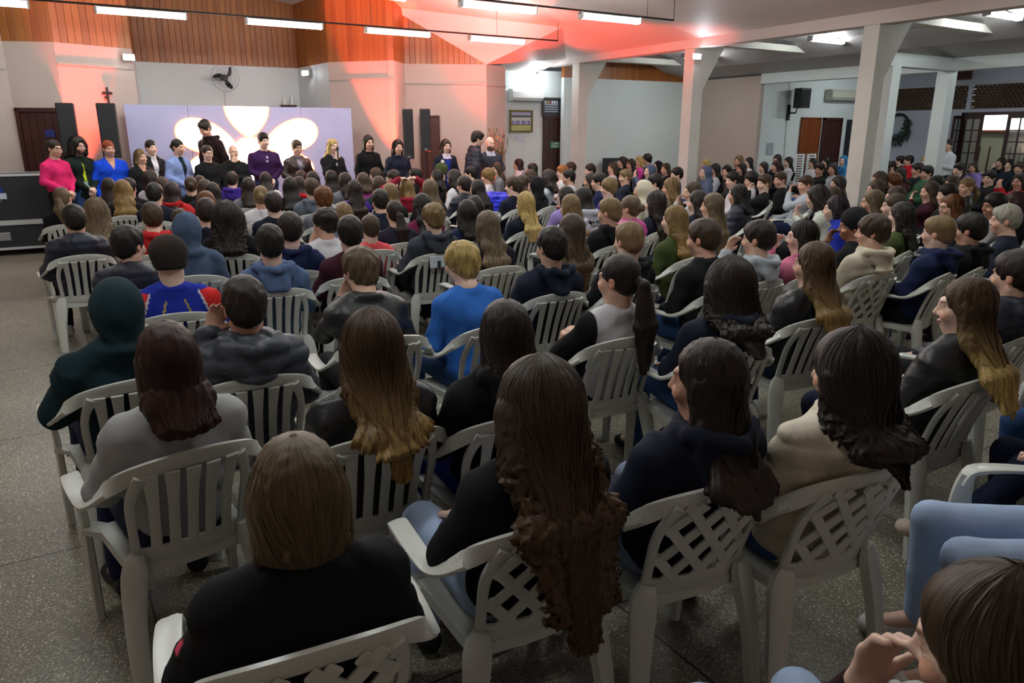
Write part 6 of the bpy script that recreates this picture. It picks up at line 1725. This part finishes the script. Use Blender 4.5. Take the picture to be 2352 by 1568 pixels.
def person(rec, i, standing=False):
    X, Y, hd, sc, hair, hcol, style, tcol, pose, yaw, lod, desc, kw = rec
    if lod > 1: yaw = round(yaw / 18) * 18
    lean = kw.get('lean', 0 if standing else (-13 if lod == 1 else [-13, -13, -1][i % 3])); pitch = kw.get('pitch', 4)
    if lod == 1 and kw.get('L', 0) > .27: lean = -14
    wide = kw.get('wide', 1.0); fat = kw.get('fat', 1.0)
    seed = (i * 7) % (23 if lod == 1 else 3)
    if standing: pose = pose
    J = jget(pose, yaw, pitch, lean, 0, wide)
    key = (pose, yaw, pitch, lean, wide)
    ztop = J['hc'][2] + .138
    zt = sc * (1.70 if standing or pose.startswith('s_') else 1.235); s = zt / ztop
    a = R(hd); h = J['hc'][:2] * s
    ox = X - (h[0] * math.cos(a) + h[1] * math.sin(a)); oy = Y - (-h[0] * math.sin(a) + h[1] * math.cos(a))
    body = bpy.data.objects.new('person', get_body(J, key, lod, hair == 'bald', 'beard' in kw)); COL.objects.link(body)
    z0 = .2 if 'stepping' in desc else 0
    body.location = (ox, oy, z0); body.rotation_euler = (0, 0, -a); body.scale = (s, s, s)
    sk = 3 if 'beanie' in desc and 'black' in desc or 'profile, far right' in desc else [0, 2, 1, 0, 2][i % 5]
    body.material_slots[0].link = 'OBJECT'; body.material_slots[0].material = skin_mat(sk)
    top = child(TOPNAME[style], get_top(J, key, style, seed if lod == 1 else seed % 2, lod, wide, fat, kw.get('tint')), body, cloth_mat(tcol, style))
    if lod < 3 or standing or True:
        tr = kw.get('tr', ['navy', 'black', 'jean', 'black', 'dnavy'][i % 5])
        child('trousers', get_simple(('trousers', pose.startswith('s_'), pose == 'reach', fat), lambda: trouser_field(J, 3, fat), min(lod + 1, 3)), body, tint_mat('denim_' + tr, LEGS[tr], .85, (150, .3, .002), .2, .12))
        for n in 'lr':
            child('shoe', get_simple(('shoe', pose.startswith('s_'), pose == 'reach', n), lambda: shoe_field(J, n), max(lod - 0, 2) if lod < 3 else 3), body, tint_mat('shoe_beige', '#b5a596', .8, (60, .2, .003)) if 'shoe' in kw else tint_mat(['shoe_white', 'shoe_black'][i % 2], ['#c9c9c6', '#17181a'][i % 2], .6, (60, .2, .003)))
    if hair == 'beanie':
        def bf():
            F = Field(); F.frame('h', J['hc'], J['HM']); F.ell((0, -.022, .055), (.096, .114, .098), .01, 'h'); F.cone((0, -.03, .0), (0, -.02, .05), .088, .1, .03, 'h')
            F.ell((0, .13, -.05), (.085, .07, .10), .01, 'h', 's'); F.cut(lambda P: P[:, 2] + .04, (-.3, -.3, -.3), (.3, .3, .0), .01, 'h')
            F.disp.append(lambda P, Q: .0016 * np.sin(np.arctan2(Q['h'][:, 0], Q['h'][:, 1] + .02) * 60)); return F
        cc = 'olive' if kw.get('hcol') == 'olive' else ('black' if hcol == 'black' else 'beanie')
        TOPS['beanie'] = '#2e2722'
        child('beanie', get_simple(('beanie', key), bf, lod, 0), body, tint_mat('knit_' + cc, TOPS[cc], .95, (200, .5, .003)))
    elif hair not in ('none', 'bald'):
        L = kw.get('L', .1); r, t = HAIR[hcol]
        if 'tip' in kw: t = HAIR[kw['tip']][1]
        if lod == 3: L = round(L / .08) * .08
        o = child('hair', get_hair(J, key, hair, L, seed if lod == 1 else seed % 2, lod, L > .11 and lod == 1), body, hair_mat(r, t, hair == 'fade'))
    if 'glasses' in kw:
        def place(q): return tuple(J['hc'] + J['HM'] @ np.array(q))
        mb = MB()
        for sx in (-1, 1):
            mb.tube([place((sx * .033 + .024 * math.cos(t * math.pi / 8), .101 - .004 * abs(math.cos(t * math.pi / 8)), .003 + .019 * math.sin(t * math.pi / 8))) for t in range(17)], .0022, 5)
            mb.tube([place((sx * .057, .098, .006)), place((sx * .082, .0, .006))], .002, 5)
        mb.tube([place((-.01, .103, .006)), place((.01, .103, .006))], .002, 5)
        mb.build('eyeglasses', M_BLACK, body)
    if standing or pose.startswith('s_'):
        if pose == 's_mic':
            w, d = J['wrr'], J['hdr'] / np.linalg.norm(J['hdr'])
            b = w + d * .07 + V3(0, .035, -.05); e = b + V3(-.02, -.035, .17)
            mic = MB().tube([tuple(b), tuple(b * .2 + e * .8)], [.011, .014], 10); v = (e - b) / np.linalg.norm(e - b)
            mic.tube([tuple(b * .22 + e * .78), tuple(b * .1 + e * .9), tuple(e + v * .01), tuple(e + v * .03)], [.015, .026, .026, .012], 12)
            mo = mic.build('microphone', M_BLACK); mo.matrix_world = Matrix.Translation((ox, oy, z0)) @ Matrix.Rotation(-a, 4, 'Z') @ Matrix.Scale(s, 4)
            tag(mo, 'black handheld microphone held by the blond person before the screen', 'microphone')
    lab = desc if desc.startswith(('person', 'bearded', 'red', 'short', 'dark', 'bald', 'tall', 'blond', 'smiling', 'big')) and standing else ('person seated ' + desc if not pose.startswith('s_') else 'person ' + desc)
    tag(body, lab, 'person', 'people standing at the front' if standing else ('seated audience' if not pose.startswith('s_') else None))
    return body, J, (ox, oy, a, s)

SEATS = []
for i, rec in enumerate(AUDIENCE):
    b, J, pl = person(rec, i)
    kw = rec[12]; desc = rec[11]
    if rec[8].startswith('s_'): continue
    ox, oy, a, s = pl
    if 'text' in kw or 'print' in kw:
        bk = J['nb'][1] - .15; top = [c for c in b.children if c.name.split('.')[0] in ('sweater', 'shirt', 'hoodie')][0]
        if kw.get('text') == 1: rows = [('Tecnico', .045, -.13), ('Agropecuaria', .040, -.19)]; mm = mat('print_white', '#c9cbd0', .7)
        elif kw.get('text') == 2: rows = [('For', .075, -.12)]; mm = mat('print_white', '#c9cbd0', .7)
        else: rows = []
        for t, sz, dz in rows:
            o = text_mesh('lettering', t, sz, mm, top, bold=.0006, shear=.3 if t == 'For' else 0, extrude=.012)
            o.rotation_euler = (R(90), 0, 0); o.location = (-.0 if t == 'For' else .0, bk + .012, J['nb'][2] + dz)
        if 'print' in kw:
            pr = MB().box((-.10, bk - .0, .70), (.12, bk + .03, .80), .004).build('back_print', mat('print_pale', '#bfc8d2', .7), top, smooth=False)
            MB().box((-.04, bk - .003, .69), (-.01, bk + .0, .76)).box((.03, bk - .003, .70), (.035, bk, .80)).build('print_figure', mat('print_dark', '#1f242b', .7), pr, smooth=False)
            MB().box((.03, bk - .003, .785), (.05, bk, .80)).build('print_dot', mat('print_red', '#b03434', .7), pr, smooth=False)
    D = math.hypot(rec[0], rec[1]); ds = .06 if kw.get('lean', -13) < -4 else .02
    cx, cy = ox + ds * math.sin(a), oy + ds * math.cos(a)
    if D < 11.5:
        lat = bool(kw.get('lat')) or (i % 17 == 3 and D > 5)
        chair(cx, cy, -a, 'white chair under the person ' + desc, lat, D < 5.5)
for i, rec in enumerate(STANDING): person(rec, i, True)
JACKET_AT = (6.03, 10.19, 0)
# bright blue puffer jacket lying over a chair back
F = Field(); F.flat((-.2, 0, .80), (.2, .02, .78), .10, .09, .07, .06, (0, .2, 1), .04); F.flat((-.1, -.08, .80), (-.08, -.11, .55), .14, .16, .05, .04, (1, 0, 0), .05); F.flat((.12, -.07, .78), (.16, -.10, .50), .10, .09, .05, .04, (1, 0, 0), .05)
F.disp += [folds(4, .012, 30), quilt(.07, .014)]
v, f = F.nets(.013); me = np_mesh('jacket', v, f); a_ = me.attributes.new('tint', 'FLOAT_COLOR', 'POINT'); a_.data.foreach_set('color', np.zeros(len(v) * 4, np.float32))
TOPS['brightblue'] = '#2a32c8'
jo = mesh_obj('draped_jacket', me, None, JACKET_AT, 0, cloth_mat('brightblue', 'puf')); tag(jo, 'bright blue puffer jacket draped over a chair back in mid crowd', 'jacket')
chair(JACKET_AT[0], JACKET_AT[1] + .30, 0, 'white chair carrying the bright blue puffer jacket', False, False)
